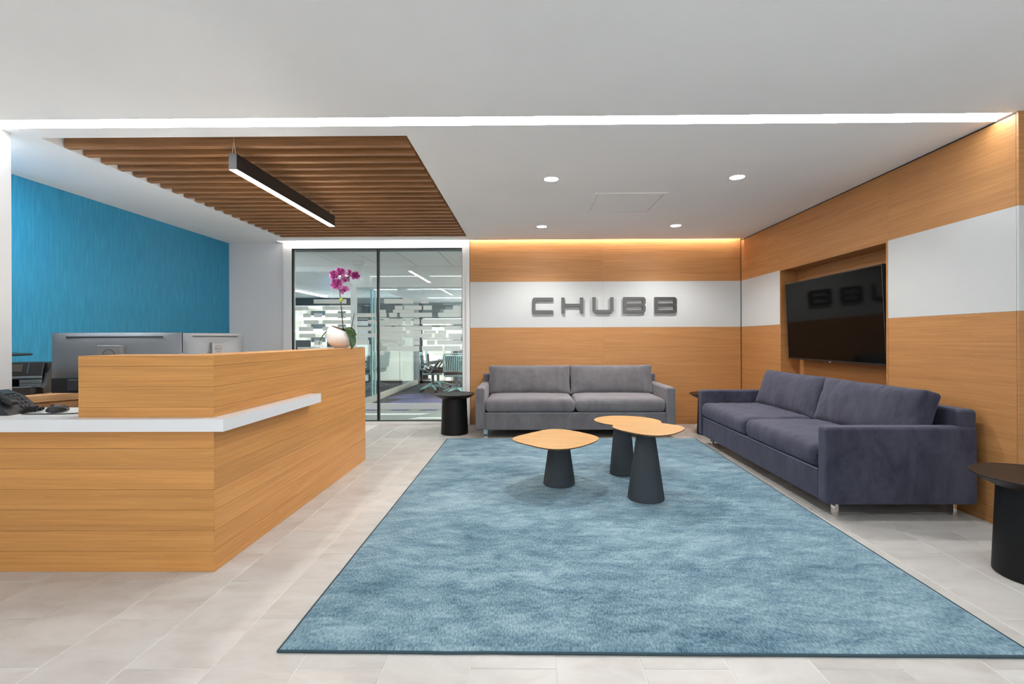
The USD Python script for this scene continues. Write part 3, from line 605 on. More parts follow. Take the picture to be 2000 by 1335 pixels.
# orchid
t = thing('orchid', 'potted orchid with magenta flowers in a white egg shaped pot on the desk', 'orchid', (-1.690, 4.36, DH + .001), 0)
prof = []
for k in range(25):
    a = math.radians(-90 + k * 135 / 24); prof.append((.124 * math.cos(a) if k else 0., .100 + .103 * math.sin(a)))
prof[0] = (0, .0); prof = [(r, max(z, 0.)) for r, z in prof]
prof = [(0, 0), (.055, 0)] + [(max(r, .055) if z < .02 else r, z) for r, z in prof[5:]]
inner = [(r - .008, z) for r, z in prof[::-1] if z > .10] + [(.0, .12)]
pot = lathe(prof + inner, 64)
v = pot.vertices; hh = np.clip((v[:, 2] - .06) / .12, 0, 1); v[:, 2] -= hh * (v[:, 0] * .40 - v[:, 1] * .0); pot.vertices = v
part(t, 'pot', pot, 'pot_white', smooth=45)
ms = ellip(.085, .085, .03, 3); vv = ms.vertices; vv[:, 2] += .012 * (meshkit.fbm(vv * 60, 2, 3) - .5); vv[:, 2] += .147 - vv[:, 0] * .40; ms.vertices = vv
part(t, 'moss', ms, 'moss', smooth=False)
def leaf(path, width, fold=.25, n=22):
    cs = CubicSpline(np.linspace(0, 1, len(path)), np.array(path, float)); s = np.linspace(0, 1, n); p = cs(s); tg = cs(s, 1); tg /= np.linalg.norm(tg, axis=1, keepdims=True)
    side = np.cross(tg, [0, 0, 1.]); side /= np.linalg.norm(side, axis=1, keepdims=True) + 1e-9; nn = np.cross(side, tg)
    w = width * np.sin(np.pi * np.clip(s * .93 + .05, 0, 1)) ** .6
    rows = []
    for q in np.linspace(-1, 1, 7): rows.append(p + side * (w * q)[:, None] + nn * (fold * w * (q * q))[:, None])
    V = np.stack(rows, 1); th = .0012; nrm = nn[:, None, :] * th
    V = np.concatenate([(V + nrm).reshape(-1, 3), (V - nrm).reshape(-1, 3)]); f = []; m_ = 7; o = n * m_
    for i in range(n - 1):
        for j in range(m_ - 1):
            a, b2, c, d = i * m_ + j, i * m_ + j + 1, (i + 1) * m_ + j + 1, (i + 1) * m_ + j
            f += [[a, b2, c], [a, c, d], [o + a, o + c, o + b2], [o + a, o + d, o + c]]
    for i in range(n - 1):
        for j in (0, m_ - 1):
            a, d = i * m_ + j, (i + 1) * m_ + j; f += [[a, d, o + d], [a, o + d, o + a]]
    return trimesh.Trimesh(V, f, process=False)
part(t, 'leaf', leaf([(.03, 0, .145), (.075, -.045, .165), (.130, -.085, .09), (.138, -.112, -.010)], .037), 'orchid_leaf', smooth=True)
part(t, 'leaf', leaf([(.02, .02, .155), (.07, .04, .178), (.10, .05, .15), (.105, .05, .10)], .034), 'orchid_leaf', smooth=True)
part(t, 'leaf', leaf([(-.05, .03, .165), (-.115, .0, .155), (-.16, -.02, .10), (-.185, -.03, .028)], .028), 'orchid_leaf', smooth=True)
part(t, 'leaf', leaf([(.02, .03, .155), (.04, .08, .18), (.02, .12, .16), (-.01, .16, .10)], .032), 'orchid_leaf', smooth=True)
part(t, 'root', tube(CubicSpline([0, 1, 2, 3], [(.085, .0, .16), (.10, 0, .20), (.112, 0, .26), (.122, 0, .315)])(np.linspace(0, 3, 16)), np.linspace(.004, .0025, 16), 7), 'orchid_stem', smooth=True)
st = CubicSpline([0, .3, .55, .8, 1, 1.25, 1.45, 1.6], [(.022, 0, .15), (.010, 0, .30), (-.002, 0, .44), (-.006, -.01, .54), (.004, -.02, .60), (.03, -.02, .655), (.075, -.02, .68), (.125, -.02, .665)])
sp = st(np.linspace(0, 1.6, 70))
part(t, 'stem', tube(sp, np.linspace(.0052, .0022, 70), 8), 'orchid_stem', smooth=True)
def petal(L, W, cup, tint_in, n=9, m_=9):
    u, q = np.meshgrid(np.linspace(0, 1, n), np.linspace(-1, 1, m_), indexing='ij')
    w = W * np.sin(np.pi * np.clip(u * .86 + .10, 0, 1)) ** .75
    x = w * q; y = u * L; z = cup * (q * q * w * .6 - (u - .5) ** 2 * L * .35) + .002
    P = np.stack([x, y, z], -1).reshape(-1, 3); P = np.vstack([P, P - [0, 0, .0012]])
    f = []
    for i in range(n - 1):
        for j in range(m_ - 1):
            a, b2, c, d = i * m_ + j, i * m_ + j + 1, (i + 1) * m_ + j + 1, (i + 1) * m_ + j; o = n * m_
            f += [[a, c, b2], [a, d, c], [o + a, o + b2, o + c], [o + a, o + c, o + d]]
    tt = np.clip(1.15 - np.maximum((u * 1.05) ** 3, np.abs(q) ** 3 * .9), 0, 1).reshape(-1) * tint_in
    return trimesh.Trimesh(P, f, process=False), np.concatenate([tt, tt])
def petal_part(parent, name, mesh, tint):
    p = numbered(parent, name)
    m = usdkit.mesh(stage, p, mesh, MAT['orchid_petal'], smooth=True)
    UsdGeom.PrimvarsAPI(m).CreatePrimvar('tint', Sdf.ValueTypeNames.FloatArray, 'vertex').Set(Vt.FloatArray.FromNumpy(tint.astype(np.float32)))
def flower(parent, c, face, size, tint, roll=0):
    p = numbered(parent, 'flower'); UsdGeom.Xform.Define(stage, p)
    T = trimesh.geometry.align_vectors([0, 0, 1], np.array(face, float) / np.linalg.norm(face))
    upv = T[:3, :3].T @ np.array([0, 0, 1.]); base = math.degrees(math.atan2(upv[1], upv[0])) - 90 + roll
    for kind, L, W, angs in (('sepal', 1.0, .44, (0, 125, -125)), ('petal', 1.02, .72, (68, -68))):
        for a in angs:
            m_, tt = petal(L * size, W * size, 1 if kind == 'petal' else -.4, tint * (1 if kind == 'petal' else .72))
            m_ = xf(m_, (0, 0, .003 if kind == 'petal' else 0), rz=base + a); m_.apply_transform(T); m_.apply_translation(c)
            petal_part(p, kind, m_, tt)
    lip = ellip(.17 * size, .32 * size, .20 * size, 2); lip = xf(lip, (0, 0, .1 * size)); lip = xf(lip, (0, 0, 0), rz=base + 180); lip.apply_translation(xf(trimesh.Trimesh([[0, -.2 * size, 0]], np.zeros((0, 3), int), process=False), rz=base).vertices[0]); lip.apply_transform(T); lip.apply_translation(c)
    petal_part(p, 'lip', lip, np.full(len(lip.vertices), 1.))
for c, fc, s_z, ti, ro in (((-.022, -.03, .572), (.05, -1, .05), .050, 1., 0), ((-.045, -.03, .655), (-.35, -1, -.1), .042, .95, 15), ((.012, -.03, .678), (.1, -1, .0), .042, .95, -10),
                           ((.035, .01, .62), (.6, -.6, -.5), .038, .35, 25), ((.022, .02, .53), (.5, -.5, -.4), .042, .4, 40), ((-.022, .03, .535), (-.5, -.2, -.8), .036, .3, 10),
                           ((.098, -.03, .668), (-.75, -.7, .0), .036, 1., 0), ((.140, -.03, .648), (.75, -.75, .0), .038, 1., 10)):
    flower(t, c, fc, s_z * 1.12, ti, ro)
part(t, 'bud', xf(ellip(.016, .016, .02, 3), (.006, -.006, .437)), 'bud_green', smooth=True)
part(t, 'bud', xf(ellip(.009, .009, .012, 3), (.075, -.02, .637)), 'orchid_stem', smooth=True)

# ------------------------------------------------------------------ wall letters
t = thing('wall_sign', 'brushed metal letters reading CHUBB on the white band above the grey sofa', 'wall sign')
U = 6.6 / 945 / 6.4516
def rr(x0, y0, x1, y1, r): return sbox(x0 + r, y0 + r, x1 - r, y1 - r).buffer(r, 12)
def letterB(x0):
    o = unary_union([rr(x0, 97, x0 + 278, 200, 36), rr(x0, 186, x0 + 278, 294, 36), sbox(x0, 97, x0 + 60, 294), sbox(x0, 160, x0 + 262, 225)])
    return o.difference(sbox(x0 + 38, 130, x0 + 238, 174)).difference(sbox(x0 + 38, 211, x0 + 238, 257))
LET = [rr(65, 103, 400, 300, 36).difference(rr(106, 141, 500, 262, 8)).intersection(sbox(0, 0, 330, 400)),
       unary_union([sbox(433, 102, 471, 301), sbox(666, 102, 705, 301), sbox(440, 180, 700, 217)]),
       rr(825, 0, 1088, 297, 40).difference(rr(862, -60, 1050, 258, 10)).intersection(sbox(0, 99, 2000, 400)), letterB(1213), letterB(1604)]
for g in LET:
    m = extr(g, 0, .026)
    v = m.vertices; px = 1030 + v[:, 0] / 6.4516; py = 565 + v[:, 1] / 6.4516
    m.vertices = np.stack([(px - 1031.1) * 6.585 / 945 - .003, YB - .040 + .026 - v[:, 2] + .0, 1.165 - (py - 661.56 + .0034 * (px - 1023)) * 6.585 / 945], 1)
    m.invert() if m.volume < 0 else None
    pth = part(t, 'letter', m, 'brushed_metal')
    c0 = m.bounds
    for xx in (c0[0][0] + .02,):
        part(pth, 'stand_off', bx(xx - .006, xx + .006, YB - .0145, YB + .0005, c0[0][2] + .015, c0[0][2] + .027), 'metal_grey')

# ------------------------------------------------------------------ television
t = thing('television', 'large black wall mounted television in the oak niche', 'television', (2.935, 4.752, 1.352), 0)
TWd, THt = 1.50, .845
def tilt(m): return xf(m, (0, 0, 0), ry=-2.6)
part(t, 'cabinet', tilt(cbx(.004, .055, -TWd / 2, TWd / 2, -THt / 2, THt / 2, .006)), 'plastic_black')
part(t, 'screen', tilt(bx(-.0005, .0035, -TWd / 2 + .011, TWd / 2 - .011, -THt / 2 + .018, THt / 2 - .011)), 'screen_black')
fr = sbox(-TWd / 2, -THt / 2, TWd / 2, THt / 2).difference(sbox(-TWd / 2 + .011, -THt / 2 + .018, TWd / 2 - .011, THt / 2 - .011))
m = extr(fr, -.003, .006); m.vertices = m.vertices[:, [2, 0, 1]]
part(t, 'bezel', tilt(m), 'plastic_black')
part(t, 'badge', tilt(cbx(-.006, -.002, -.012, .012, -THt / 2 - .008, -THt / 2 + .006, .001)), 'metal_grey')
part(t, 'wall_mount', cat([bx(.05, .172, -.25, .25, -.12, -.08), bx(.05, .172, -.25, .25, .08, .12), bx(.16, .173, -.3, .3, -.2, .2)]), 'plastic_black')

# ------------------------------------------------------------------ sofas
def sofa(name, label, loc, rz, fab, seed):
    t = thing(name, label, 'sofa', loc, rz)
    L, D, zb = 2.33, .965, .10
    aw = .108
    part(t, 'arm', rbx(-L / 2, -L / 2 + aw, 0, D - .005, zb, .597, .026), fab, smooth=60)
    part(t, 'arm', rbx(L / 2 - aw, L / 2, 0, D - .005, zb, .597, .026), fab, smooth=60)
    part(t, 'front_rail', rbx(-L / 2 + aw + .001, L / 2 - aw - .001, .012, .10, zb + .002, .302, .014), fab, smooth=60)
    part(t, 'seat_deck', bx(-L / 2 + aw, L / 2 - aw, .09, .86, zb + .01, .297), 'gap_shade_and_base_black')
    part(t, 'back_frame', rbx(-L / 2 + .012, L / 2 - .012, .855, D, zb + .06, .705, .024), fab, smooth=60)
    sw = (L - 2 * aw) / 2 - .003
    for k in (0, 1):
        cx_ = (-1 if k == 0 else 1) * (sw / 2 + .0015)
        c = cushion(sw, .80, .155, .058, .20, 0, .007, seed + k, crease=.006)
        part(t, 'seat_cushion', xf(c, (cx_, .392, .302 + .083), rz=RNG.uniform(-.15, .15)), fab, smooth=True)
    for k in (0, 1):
        cx_ = (-1 if k == 0 else 1) * (sw / 2 + .002)
        c = cushion(sw + .026, .392, .168, .030, .46, .34, .007, seed + 10 + k, res=.016, crease=.015)
        part(t, 'back_cushion', xf(c, (cx_ * (1.008), .705, .622), rx=90 - 17 + RNG.uniform(-1, 1), ry=0, rz=RNG.uniform(-.8, .8)), fab, smooth=True)
    part(t, 'piping', tube([(-L / 2 + aw + .01, .013, .300), (L / 2 - aw - .01, .013, .300)], .0048, 8), fab + '_piping', smooth=True)
    for sx in (-1, 1):
        for yy in (.118, .885):
            part(t, 'leg', cbx(sx * 1.055 - .025, sx * 1.055 + .025, yy - .011, yy + .011, 0, zb + .004, .002), 'chrome', label='flat chrome leg')
    return t
sofa('sofa', 'grey velvet two cushion sofa against the rear oak wall under the letters', (.551, 5.630, 0), 0, 'velvet_grey', 3)
sofa('sofa', 'navy velvet two cushion sofa along the side wall under the television', (1.897, 4.255, 0), -90, 'velvet_navy', 21)

# ------------------------------------------------------------------ side tables
t = thing('side_table', 'round black pedestal side table between glass partition and grey sofa', 'side table', (-.912, 5.985, 0), 0, group='black round side tables')
part(t, 'table_top', lathe([(0, .440), (.175, .440), (.205, .455), (.245, .481), (.2515, .487), (.252, .491), (.2495, .4925), (.235, .489), (0, .4885)], 96), 'black_wood_top', smooth=25)
part(t, 'pedestal', lathe([(0, 0), (.160, 0), (.166, .006), (.166, .02), (.158, .22), (.150, .441), (0, .441)], 96), 'black_wood', smooth=30)
dup(t, 'round black side table in the foreground beside the navy sofa arm', (2.475, 2.37, 0), 20)
dup(t, 'round black side table hidden in the corner between the two sofas', (2.235, 5.93, 0), 50)

# ------------------------------------------------------------------ coffee tables
def coffee(label, pts, base, ztop, r0, r1, rot):
    t = thing('coffee_table', label, 'coffee table', (base[0], base[1], .0152), 0)
    P = np.array(pts, float) - np.array(base)
    tt = np.linspace(0, 1, len(P) + 1); c = CubicSpline(tt, np.vstack([P, P[:1]]), bc_type='periodic')(np.linspace(0, 1, 97)[:-1])
    hull = Polygon(c).convex_hull.buffer(-.05, 24).buffer(.05, 24).exterior
    c = np.array([hull.interpolate(k / 96, normalized=True).coords[0] for k in range(96)])
    if not hull.is_ccw: c = c[::-1]
    z = ztop - .0152
    V, Fc = [], []
    prof = [(-.030, -.016), (-.006, -.008), (0, -.002), (-.001, .001), (-.003, .002)]
    rings = []
    for off, dz in prof:
        ctr = c.mean(0); d = c - ctr; Ln = np.linalg.norm(d, axis=1, keepdims=True); rings.append(np.hstack([c + d / Ln * off, np.full((len(c), 1), z + dz)]))
    n = len(c); V = np.vstack(rings + [np.append(c.mean(0), z + .002)[None], np.append(c.mean(0), z - .016)[None]]); f = []
    for k in range(len(rings) - 1):
        for j in range(n):
            a, b2 = k * n + j, k * n + (j + 1) % n; f += [[a, b2, b2 + n], [a, b2 + n, a + n]]
    top_ = (len(rings) - 1) * n
    for j in range(n): f += [[top_ + j, top_ + (j + 1) % n, len(V) - 2], [(j + 1) % n, j, len(V) - 1]]
    m = trimesh.Trimesh(V, f, process=False); m.fix_normals()
    part(t, 'table_top', m, 'oak_top', smooth=30, label='oak veneer top with a rounded three sided outline')
    rim = [np.hstack([c + d / Ln * o, np.full((n, 1), z + dz)]) for o, dz in ((.0004, .0008), (.0012, -.0015), (-.004, -.0075), (-.028, -.0150))]
    Vr = np.vstack(rim); fr_ = []
    for k in range(3):
        for j in range(n):
            a_, b_ = k * n + j, k * n + (j + 1) % n; fr_ += [[a_, b_ + n, b_], [a_, a_ + n, b_ + n]]
    e = trimesh.Trimesh(Vr, fr_, process=False)
    part(t, 'edge_band', e, 'oak_edge', smooth=30, label='dark brown edge under the table top')
    part(t, 'pedestal', lathe([(0, 0), (r0 - .004, 0), (r0, .004), (r0 - .001, .02), (r1, z - .020), (r1 - .002, z - .0155), (0, z - .0155)], 72), 'pedestal_grey', smooth=30, label='dark grey conical pedestal')
coffee('lowest pebble shaped oak coffee table standing alone on the rug', [(-.125, 3.755), (.015, 3.975), (.155, 4.125), (.295, 4.135), (.44, 4.0), (.55, 3.80), (.475, 3.60), (.32, 3.43), (.15, 3.405), (-.005, 3.54)], (.245, 3.85), .392, .126, .076, 0)
coffee('middle height oak coffee table tucked behind the tallest one', [(.575, 4.22), (.66, 4.40), (.84, 4.46), (1.04, 4.38), (1.14, 4.18), (1.05, 3.99), (.84, 3.92), (.66, 4.02)], (.805, 4.145), .455, .108, .07, 0)
coffee('tallest oak coffee table overlapping the one behind it on the rug', [(.612, 3.535), (.69, 3.66), (.80, 3.735), (.92, 3.745), (1.04, 3.66), (1.128, 3.53), (1.08, 3.39), (.97, 3.265), (.83, 3.215), (.69, 3.34)], (.848, 3.50), .522, .130, .062, 0)

# ------------------------------------------------------------------ rug
rc = [(-.936, 1.795), (1.845, 1.772), (1.93, 5.615), (-.942, 5.639)]
t = thing('rug', 'large blue mottled viscose rug under the coffee tables', 'rug')
nx, ny = 150, 200
u, v = np.meshgrid(np.linspace(0, 1, nx), np.linspace(0, 1, ny), indexing='ij')
A, Bq, Cq, Dq = (np.array(p) for p in rc)
XY = ((1 - u) * (1 - v))[..., None] * A + (u * (1 - v))[..., None] * Bq + (u * v)[..., None] * Cq + ((1 - u) * v)[..., None] * Dq
ed = np.minimum(np.minimum(u, 1 - u) * 2.8, np.minimum(v, 1 - v) * 3.8)
Z = .0135 * np.clip(ed / .02, .25, 1) ** .5 + .0011 * (meshkit.noise(np.stack([XY[..., 0] * 40, XY[..., 1] * 40, u * 0], -1), 2) - .5)
P = np.concatenate([XY, Z[..., None]], -1).reshape(-1, 3); idx = np.arange(nx * ny).reshape(nx, ny)
q = np.stack([idx[:-1, :-1], idx[1:, :-1], idx[1:, 1:], idx[:-1, 1:]], -1).reshape(-1, 4)
rim = np.concatenate([idx[:, 0], idx[-1, 1:], idx[-2::-1, -1], idx[0, -2:0:-1]])
Pb = P[rim].copy(); Pb[:, 2] = .0005; k0 = len(P); P = np.vstack([P, Pb]); n = len(rim)
w = np.stack([rim, k0 + np.arange(n), k0 + (np.arange(n) + 1) % n, np.roll(rim, -1)], -1)
part(t, 'pile', (P, np.vstack([q, w])), 'rug_pile', smooth=True)
rp = np.vstack([np.array(rc), rc[:1]]); seg = []
for a, b2 in zip(rp[:-1], rp[1:]):
    s = np.linspace(0, 1, 60)[:-1]; seg.append(np.hstack([a + (b2 - a) * s[:, None], np.full((59, 1), .0052)]))
seg = np.vstack(seg + [seg[0][:1]]); seg[:, 0] += .003 * (meshkit.noise(seg * 9, 4) - .5); seg[:, 1] += .004 * (meshkit.noise(seg * 7, 5) - .5)
part(t, 'binding', tube(seg, .0055, 6), 'rug_binding', smooth=True)

# ------------------------------------------------------------------ the office beyond the glass
OC = 2.385
t = thing('office_floor', 'grey office carpet with pale and purple planks beyond the glass', 'floor', kind='structure')
part(t, 'carpet', bx(-9, 3, 6.72, 8.05, -.05, 0), 'carpet_grey'); part(t, 'carpet', bx(-2.9, 3, 8.05, 12.85, -.05, 0), 'carpet_dark'); part(t, 'carpet', bx(-9, -2.9, 8.05, 14.4, -.05, 0), 'carpet_dark')
def plank(poly, m_): part(t, 'carpet_plank', extr(Polygon(poly), 0, .002), m_)
plank([(-3.2, 7.45), (-1.66, 7.45), (-1.53, 7.60), (-3.2, 7.60)], 'carpet_white'); plank([(-1.76, 7.08), (0, 7.08), (0, 7.22), (-1.62, 7.22)], 'carpet_white')
for x0, x1 in ((-2.68, -2.5), (-2.25, -1.98), (-1.78, -1.52)): plank([(x0, 7.88), (x1, 7.88), (x1 + .03, 8.02), (x0 + .03, 8.02)], 'carpet_purple')
for x0, y0, x1, y1 in ((-2.8, 8.2, -1.9, 8.75), (-2.6, 8.8, -1.2, 9.5), (-1.85, 8.2, -1.3, 8.9), (-2.8, 9.55, -1.9, 10.3)): plank([(x0, y0), (x1, y0), (x1 + .2, y1), (x0 + .2, y1)], 'carpet_purple')
t = thing('office_ceiling', 'white tiled office ceiling with a bulkhead beyond the glass', 'ceiling', kind='structure')
part(t, 'grid', cat([bx(-9, 3, 6.72, 14.4, OC + .004, OC + .06)]), 'ceiling_grid')
for i in range(-6, 4):
    for j in range(0, 3):
        x0, y0 = -1.84 + i * .595, 6.86 + (j - 1) * .595
        y0c = max(y0, 6.73)
        part(t, 'ceiling_tile', cbx(x0 + .006, x0 + .589, y0c + .006, min(y0 + .589, 8.05), OC - .002, OC + .004, .001), 'ceiling_tile')
for i in range(3):
    for j in range(5):
        part(t, 'ceiling_tile', cbx(-5.9 + i * 1.0, -4.92 + i * 1.0, 8.2 + j * 1.2, 9.38 + j * 1.2, OC - .004, OC + .004, .001), 'office_paint')
part(t, 'bulkhead', bx(-2.92, 3, 8.05, 8.15, 2.035, OC), 'office_paint'); part(t, 'beam', bx(-9, -2.92, 8.05, 8.2, 2.30, OC), 'office_paint')
part(t, 'room_ceiling', bx(-2.9, 3, 8.15, 12.85, 2.12, 2.16), 'office_paint')
t = thing('window_2', 'glass front of the meeting room with a pale base rail', 'glass wall', kind='structure')
part(t, 'base_rail', bx(-2.92, 3, 8.04, 8.08, 0, .10), 'frame_white'); part(t, 'frame', bx(-2.95, -2.865, 8.03, 8.1, .0, 2.04), 'office_paint')
for x0, x1 in ((-2.86, -1.80), (-1.795, -.4), (-.395, 1.)): part(t, 'pane', bx(x0, x1, 8.055, 8.065, .10, 2.035), 'office_glass')
t = thing('window_3', 'glass side partition of the meeting room on a tan base', 'glass wall', kind='structure')
part(t, 'base_rail', bx(-2.96, -2.88, 8.1, 12.8, 0, .105), 'office_tan')
for y0, y1 in ((8.15, 9.0), (9.06, 11.0), (11.01, 12.6)): part(t, 'pane', bx(-2.925, -2.915, y0, y1, .105, 2.1), 'office_glass')
part(t, 'post', bx(-2.935, -2.905, 9.0, 9.06, .105, 2.1), 'chair_aqua'); part(t, 'post', bx(-2.935, -2.905, 9.2, 9.24, .105, 2.1), 'chair_aqua')
part(t, 'handle', bar((-2.89, 9.1, .6), (-2.89, 9.1, 1.25), .02, .02), 'chrome')
part(t, 'column', bx(-3.30, -2.98, 12.7, 12.9, 0, 2.3), 'office_paint'); part(t, 'column', bx(-2.97, -2.86, 12.65, 12.75, 0, 2.12), 'metal_grey')
t = thing('wall_office', 'dark framed windows along the far side of the office', 'window wall', kind='structure')
fm = [bx(-2.88, -2.80, 12.8, 12.86, 0, 2.12), bx(-2.88, 1, 12.8, 12.86, 0, .06), bx(-2.88, 1, 12.8, 12.86, 1.66, 1.70), bx(-2.88, 1, 12.8, 12.86, 1.50, 1.53), bx(-1.66, -1.60, 12.8, 12.86, 0, 2.12), bx(-.4, -.34, 12.8, 12.86, 0, 2.12)]
part(t, 'frame', cat(fm), 'office_dark')
part(t, 'header', bx(-2.8, 1, 12.82, 12.9, 1.72, 2.12), 'chair_frame', label='dark brown grey reflection painted as a band above the windows')  # solid band, its colour stands in for a reflection on the glazing
part(t, 'frame', cat([bx(-9, -2.95, 14.2, 14.3, 2.17, 2.4), bx(-9, -2.95, 14.2, 14.3, 0, .12), bx(-5.0, -4.93, 14.2, 14.3, 0, 2.2), bx(-7.0, -6.93, 14.2, 14.3, 0, 2.2), bx(-3.6, -3.54, 14.2, 14.3, 0, 2.2)]), 'office_dark')
part(t, 'sill_wall', bx(-9, -2.95, 14.18, 14.3, .12, .55), 'office_paint')
for x0, x1 in ((-9, -7), (-6.93, -5.), (-4.93, -3.6)): part(t, 'pane', bx(x0, x1, 14.24, 14.25, .55, 2.17), 'office_glass')
part(t, 'side_wall', bx(-9.1, -9, 6.72, 14.4, 0, 2.5), 'office_paint'); part(t, 'side_wall', bx(1.2, 1.3, 6.9, 14.4, 0, 2.5), 'office_paint')
# lights of the office: first in view, the rest unseen, placed to brighten it
def strip(label, x0, x1, y0, y1, z):
    t = thing('office_light', label, 'ceiling light')
    part(t, 'lens', bx(x0, x1, y0, y1, z - .02, z - .012), 'office_lens'); part(t, 'housing', bx(x0 - .006, x1 + .006, y0 - .006, y1 + .006, z - .012, z), 'frame_white')
strip('slim linear light on the open office ceiling at the left of the glass', -5.76, -5.66, 11.3, 13.6, OC - .004)
strip('unseen linear light beyond the oak rear wall, placed to light the corridor', -.3, 2.6, 7.2, 7.4, OC - .004)
strip('unseen linear light behind the grey wall, placed to light the corridor', -8.2, -5.0, 7.2, 7.4, OC - .004)
strip('unseen linear light behind the oak wall, placed to light the meeting room', -.3, .0, 9.0, 12.2, 2.117)
strip('unseen linear light behind the grey wall, placed to light the open office', -8.2, -7.9, 8.6, 10.6, OC - .004)
# meeting table and chairs
t = thing('meeting_table', 'white meeting table with a thin top behind the glass', 'table', (-.95, 10.95, 0))
part(t, 'table_top', extr(rr(-1.0, -.62, 1.4, .62, .12), .715, .74), 'table_white'); part(t, 'leg', bx(-.55, -.45, -.3, .3, 0, .715), 'chair_frame'); part(t, 'leg', bx(.8, .9, -.3, .3, 0, .715), 'chair_frame')
t = ch = thing('office_chair', 'aqua slatted office chair seen from behind at the meeting table', 'office chair', (-1.50, 10.15, 0), 0, group='aqua chairs at the meeting table')
part(t, 'seat', rbx(-.23, .23, -.20, .24, .43, .49, .028, 4), 'chair_plum', smooth=50); part(t, 'seat_pan', rbx(-.22, .22, -.2, .22, .385, .43, .02, 4), 'chair_aqua', smooth=50)
def curved(x, w_, y0, z0, z1):
    s = np.linspace(0, 1, 8); return [(x * (1 - .12 * (1 - k)), y0 - .03 * k + .25 * x * x, z0 + (z1 - z0) * k) for k in s]
for k in range(11):
    x = -.20 + k * .04
    part(t, 'back_slat', tube(curved(x, .02, -.25, .50, .84), .0145, 6), 'chair_aqua', smooth=True)
part(t, 'back_rim', tube([(-.225, -.235, .50), (-.235, -.25, .66), (-.23, -.265, .82), (-.20, -.27, .86), (0, -.285, .868), (.20, -.27, .86), (.23, -.265, .82), (.235, -.25, .66), (.225, -.235, .50)], .014, 8), 'chair_aqua', smooth=True)
part(t, 'back_pad', xf(rbx(-.19, .19, -.02, .02, 0, .30, .018, 4), (0, -.222, .52), rx=5), 'chair_plum', smooth=50)
for sx in (-1, 1):
    part(t, 'arm', cat([bar((sx * .25, -.20, .52), (sx * .25, .05, .40), .03, .02), bar((sx * .25, -.24, .60), (sx * .25, .14, .655), .035, .02), bar((sx * .25, .12, .65), (sx * .25, -.05, .41), .03, .02)]), 'chair_frame')
part(t, 'column', trimesh.creation.cylinder(.03, .30, sections=20, transform=trimesh.transformations.translation_matrix([0, 0, .25])), 'chair_frame', smooth=40)
for k in range(5):
    a = math.radians(18 + 72 * k); part(t, 'base_leg', tube([(0, 0, .13), (.14 * math.cos(a), .14 * math.sin(a), .115), (.30 * math.cos(a), .30 * math.sin(a), .065)], [.035, .026, .018], 8), 'chair_aqua', smooth=True)
    c_ = xf(trimesh.creation.cylinder(.028, .04, sections=16), (.29 * math.cos(a), .29 * math.sin(a), .028), ry=90, rz=math.degrees(a) + 90); part(t, 'caster', c_, 'plastic_dark', smooth=40)
dup(ch, 'office chair side on at the near end of the meeting table', (-2.12, 10.75, 0), -84)
dup(ch, 'office chair side on behind the near one at the meeting table', (-2.16, 11.6, 0), -82)
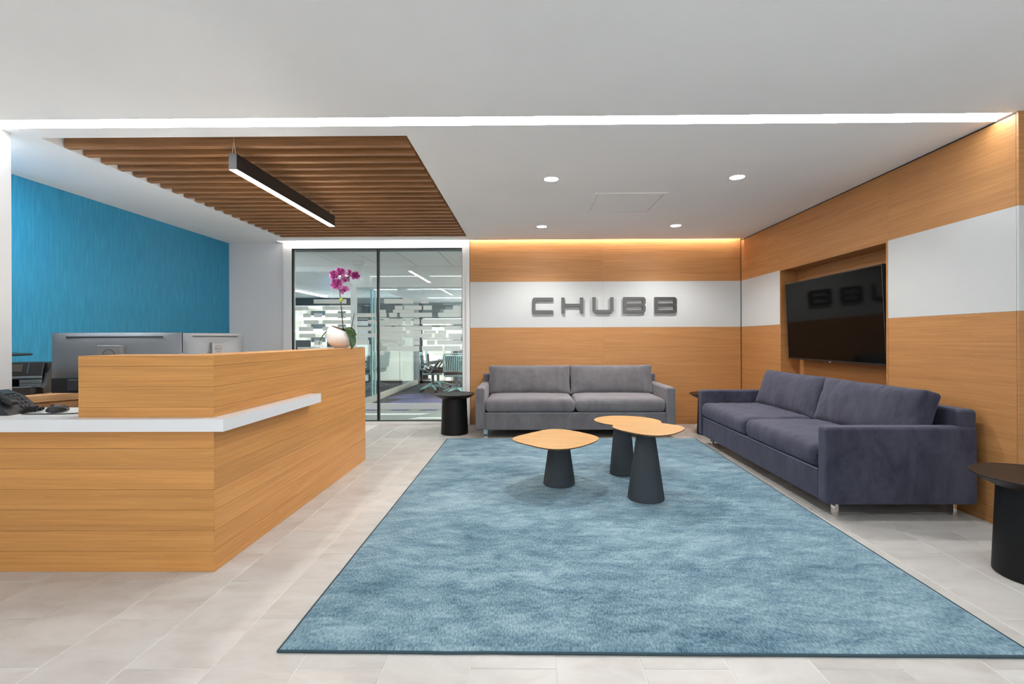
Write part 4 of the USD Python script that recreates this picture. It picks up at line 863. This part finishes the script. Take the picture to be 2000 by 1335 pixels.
# low cabinets and work stations
t = thing('low_cabinet', 'white and grey low cabinet beyond the meeting room partition', 'cabinet', (-3.85, 13.45, 0))
part(t, 'body', bx(-.42, .42, -.22, .22, .06, .40), 'office_paint'); part(t, 'upper_shelf', bx(-.42, .42, -.22, .22, .40, .80), 'table_white'); part(t, 'cabinet_top', bx(-.44, .44, -.24, .24, .80, .83), 'table_white'); part(t, 'plinth', bx(-.4, .4, -.2, .2, 0, .06), 'office_dark')
part(t, 'door', bx(-.41, -.005, -.232, -.221, .08, .39), 'office_paint'); part(t, 'door', bx(.005, .41, -.232, -.221, .08, .39), 'office_paint')
t = thing('workstation', 'white office desk with a low screen under the far windows', 'desk', (-5.75, 13.1, 0))
part(t, 'table_top', bx(-1.2, 1.4, -.4, .4, .70, .73), 'table_white'); part(t, 'leg', bx(-1.15, -1.1, -.35, .35, 0, .7), 'chair_frame'); part(t, 'leg', bx(1.3, 1.35, -.35, .35, 0, .7), 'chair_frame'); part(t, 'privacy_screen', bx(-1.2, 1.4, .4, .43, .5, 1.02), 'table_white')
for x, y, lab in ((-6.10, 12.95, 'dark monitor on the far office desk beside the frame'), (-5.15, 13.0, 'dark monitor on the far office desk behind the orchid')):
    t = thing('desk_monitor', lab, 'monitor', (x, y, .731)); part(t, 'screen', bx(-.26, .26, -.01, .02, .08, .42), 'plastic_black'); part(t, 'stand', cat([bx(-.03, .03, 0, .03, .01, .1), bx(-.1, .1, -.08, .08, 0, .012)]), 'plastic_dark')
t = thing('ceiling_bracket', 'white post hanging from the office ceiling above the orchid', 'ceiling bracket', (-2.62, 7.45, OC - .002))
part(t, 'plate', cbx(-.07, .07, -.05, .05, -.07, 0, .004), 'frame_white'); part(t, 'post', cbx(-.045, .045, -.03, .03, -.30, -.071, .004), 'frame_white')
# building across the street
t = thing('street_building', 'cream apartment block with balconies outside the far windows', 'building', (0, 110, 0))
part(t, 'facade', bx(-75, 30, 0, 10, -25, 22), 'facade_cream')
k = 0
for fl_ in range(-3, 6):
    z = fl_ * 3.0 - .6
    for c_ in range(14):
        x = -64 + c_ * 5.4
        if c_ % 3 != 1:
            p = part(t, 'balcony', cat([bx(x - 2.3, x + 2.3, -1.6, 0, z, z + .3), bx(x - 2.3, x + 2.3, -1.6, -1.5, z + .3, z + 1.2)]), 'facade_white')
            part(t, 'window', bx(x - 1.6, x + 1.6, -.12, .05, z + .4, z + 2.3), 'facade_window' if c_ % 2 else 'facade_white')
        else:
            part(t, 'window', bx(x - .9, x + .9, -.12, .05, z + .7, z + 2.2), 'facade_window')
for c_ in range(5): part(t, 'pier', bx(-66.9 + c_ * 16.2, -66.0 + c_ * 16.2, -1.9, 0, -25, 22), 'facade_white')
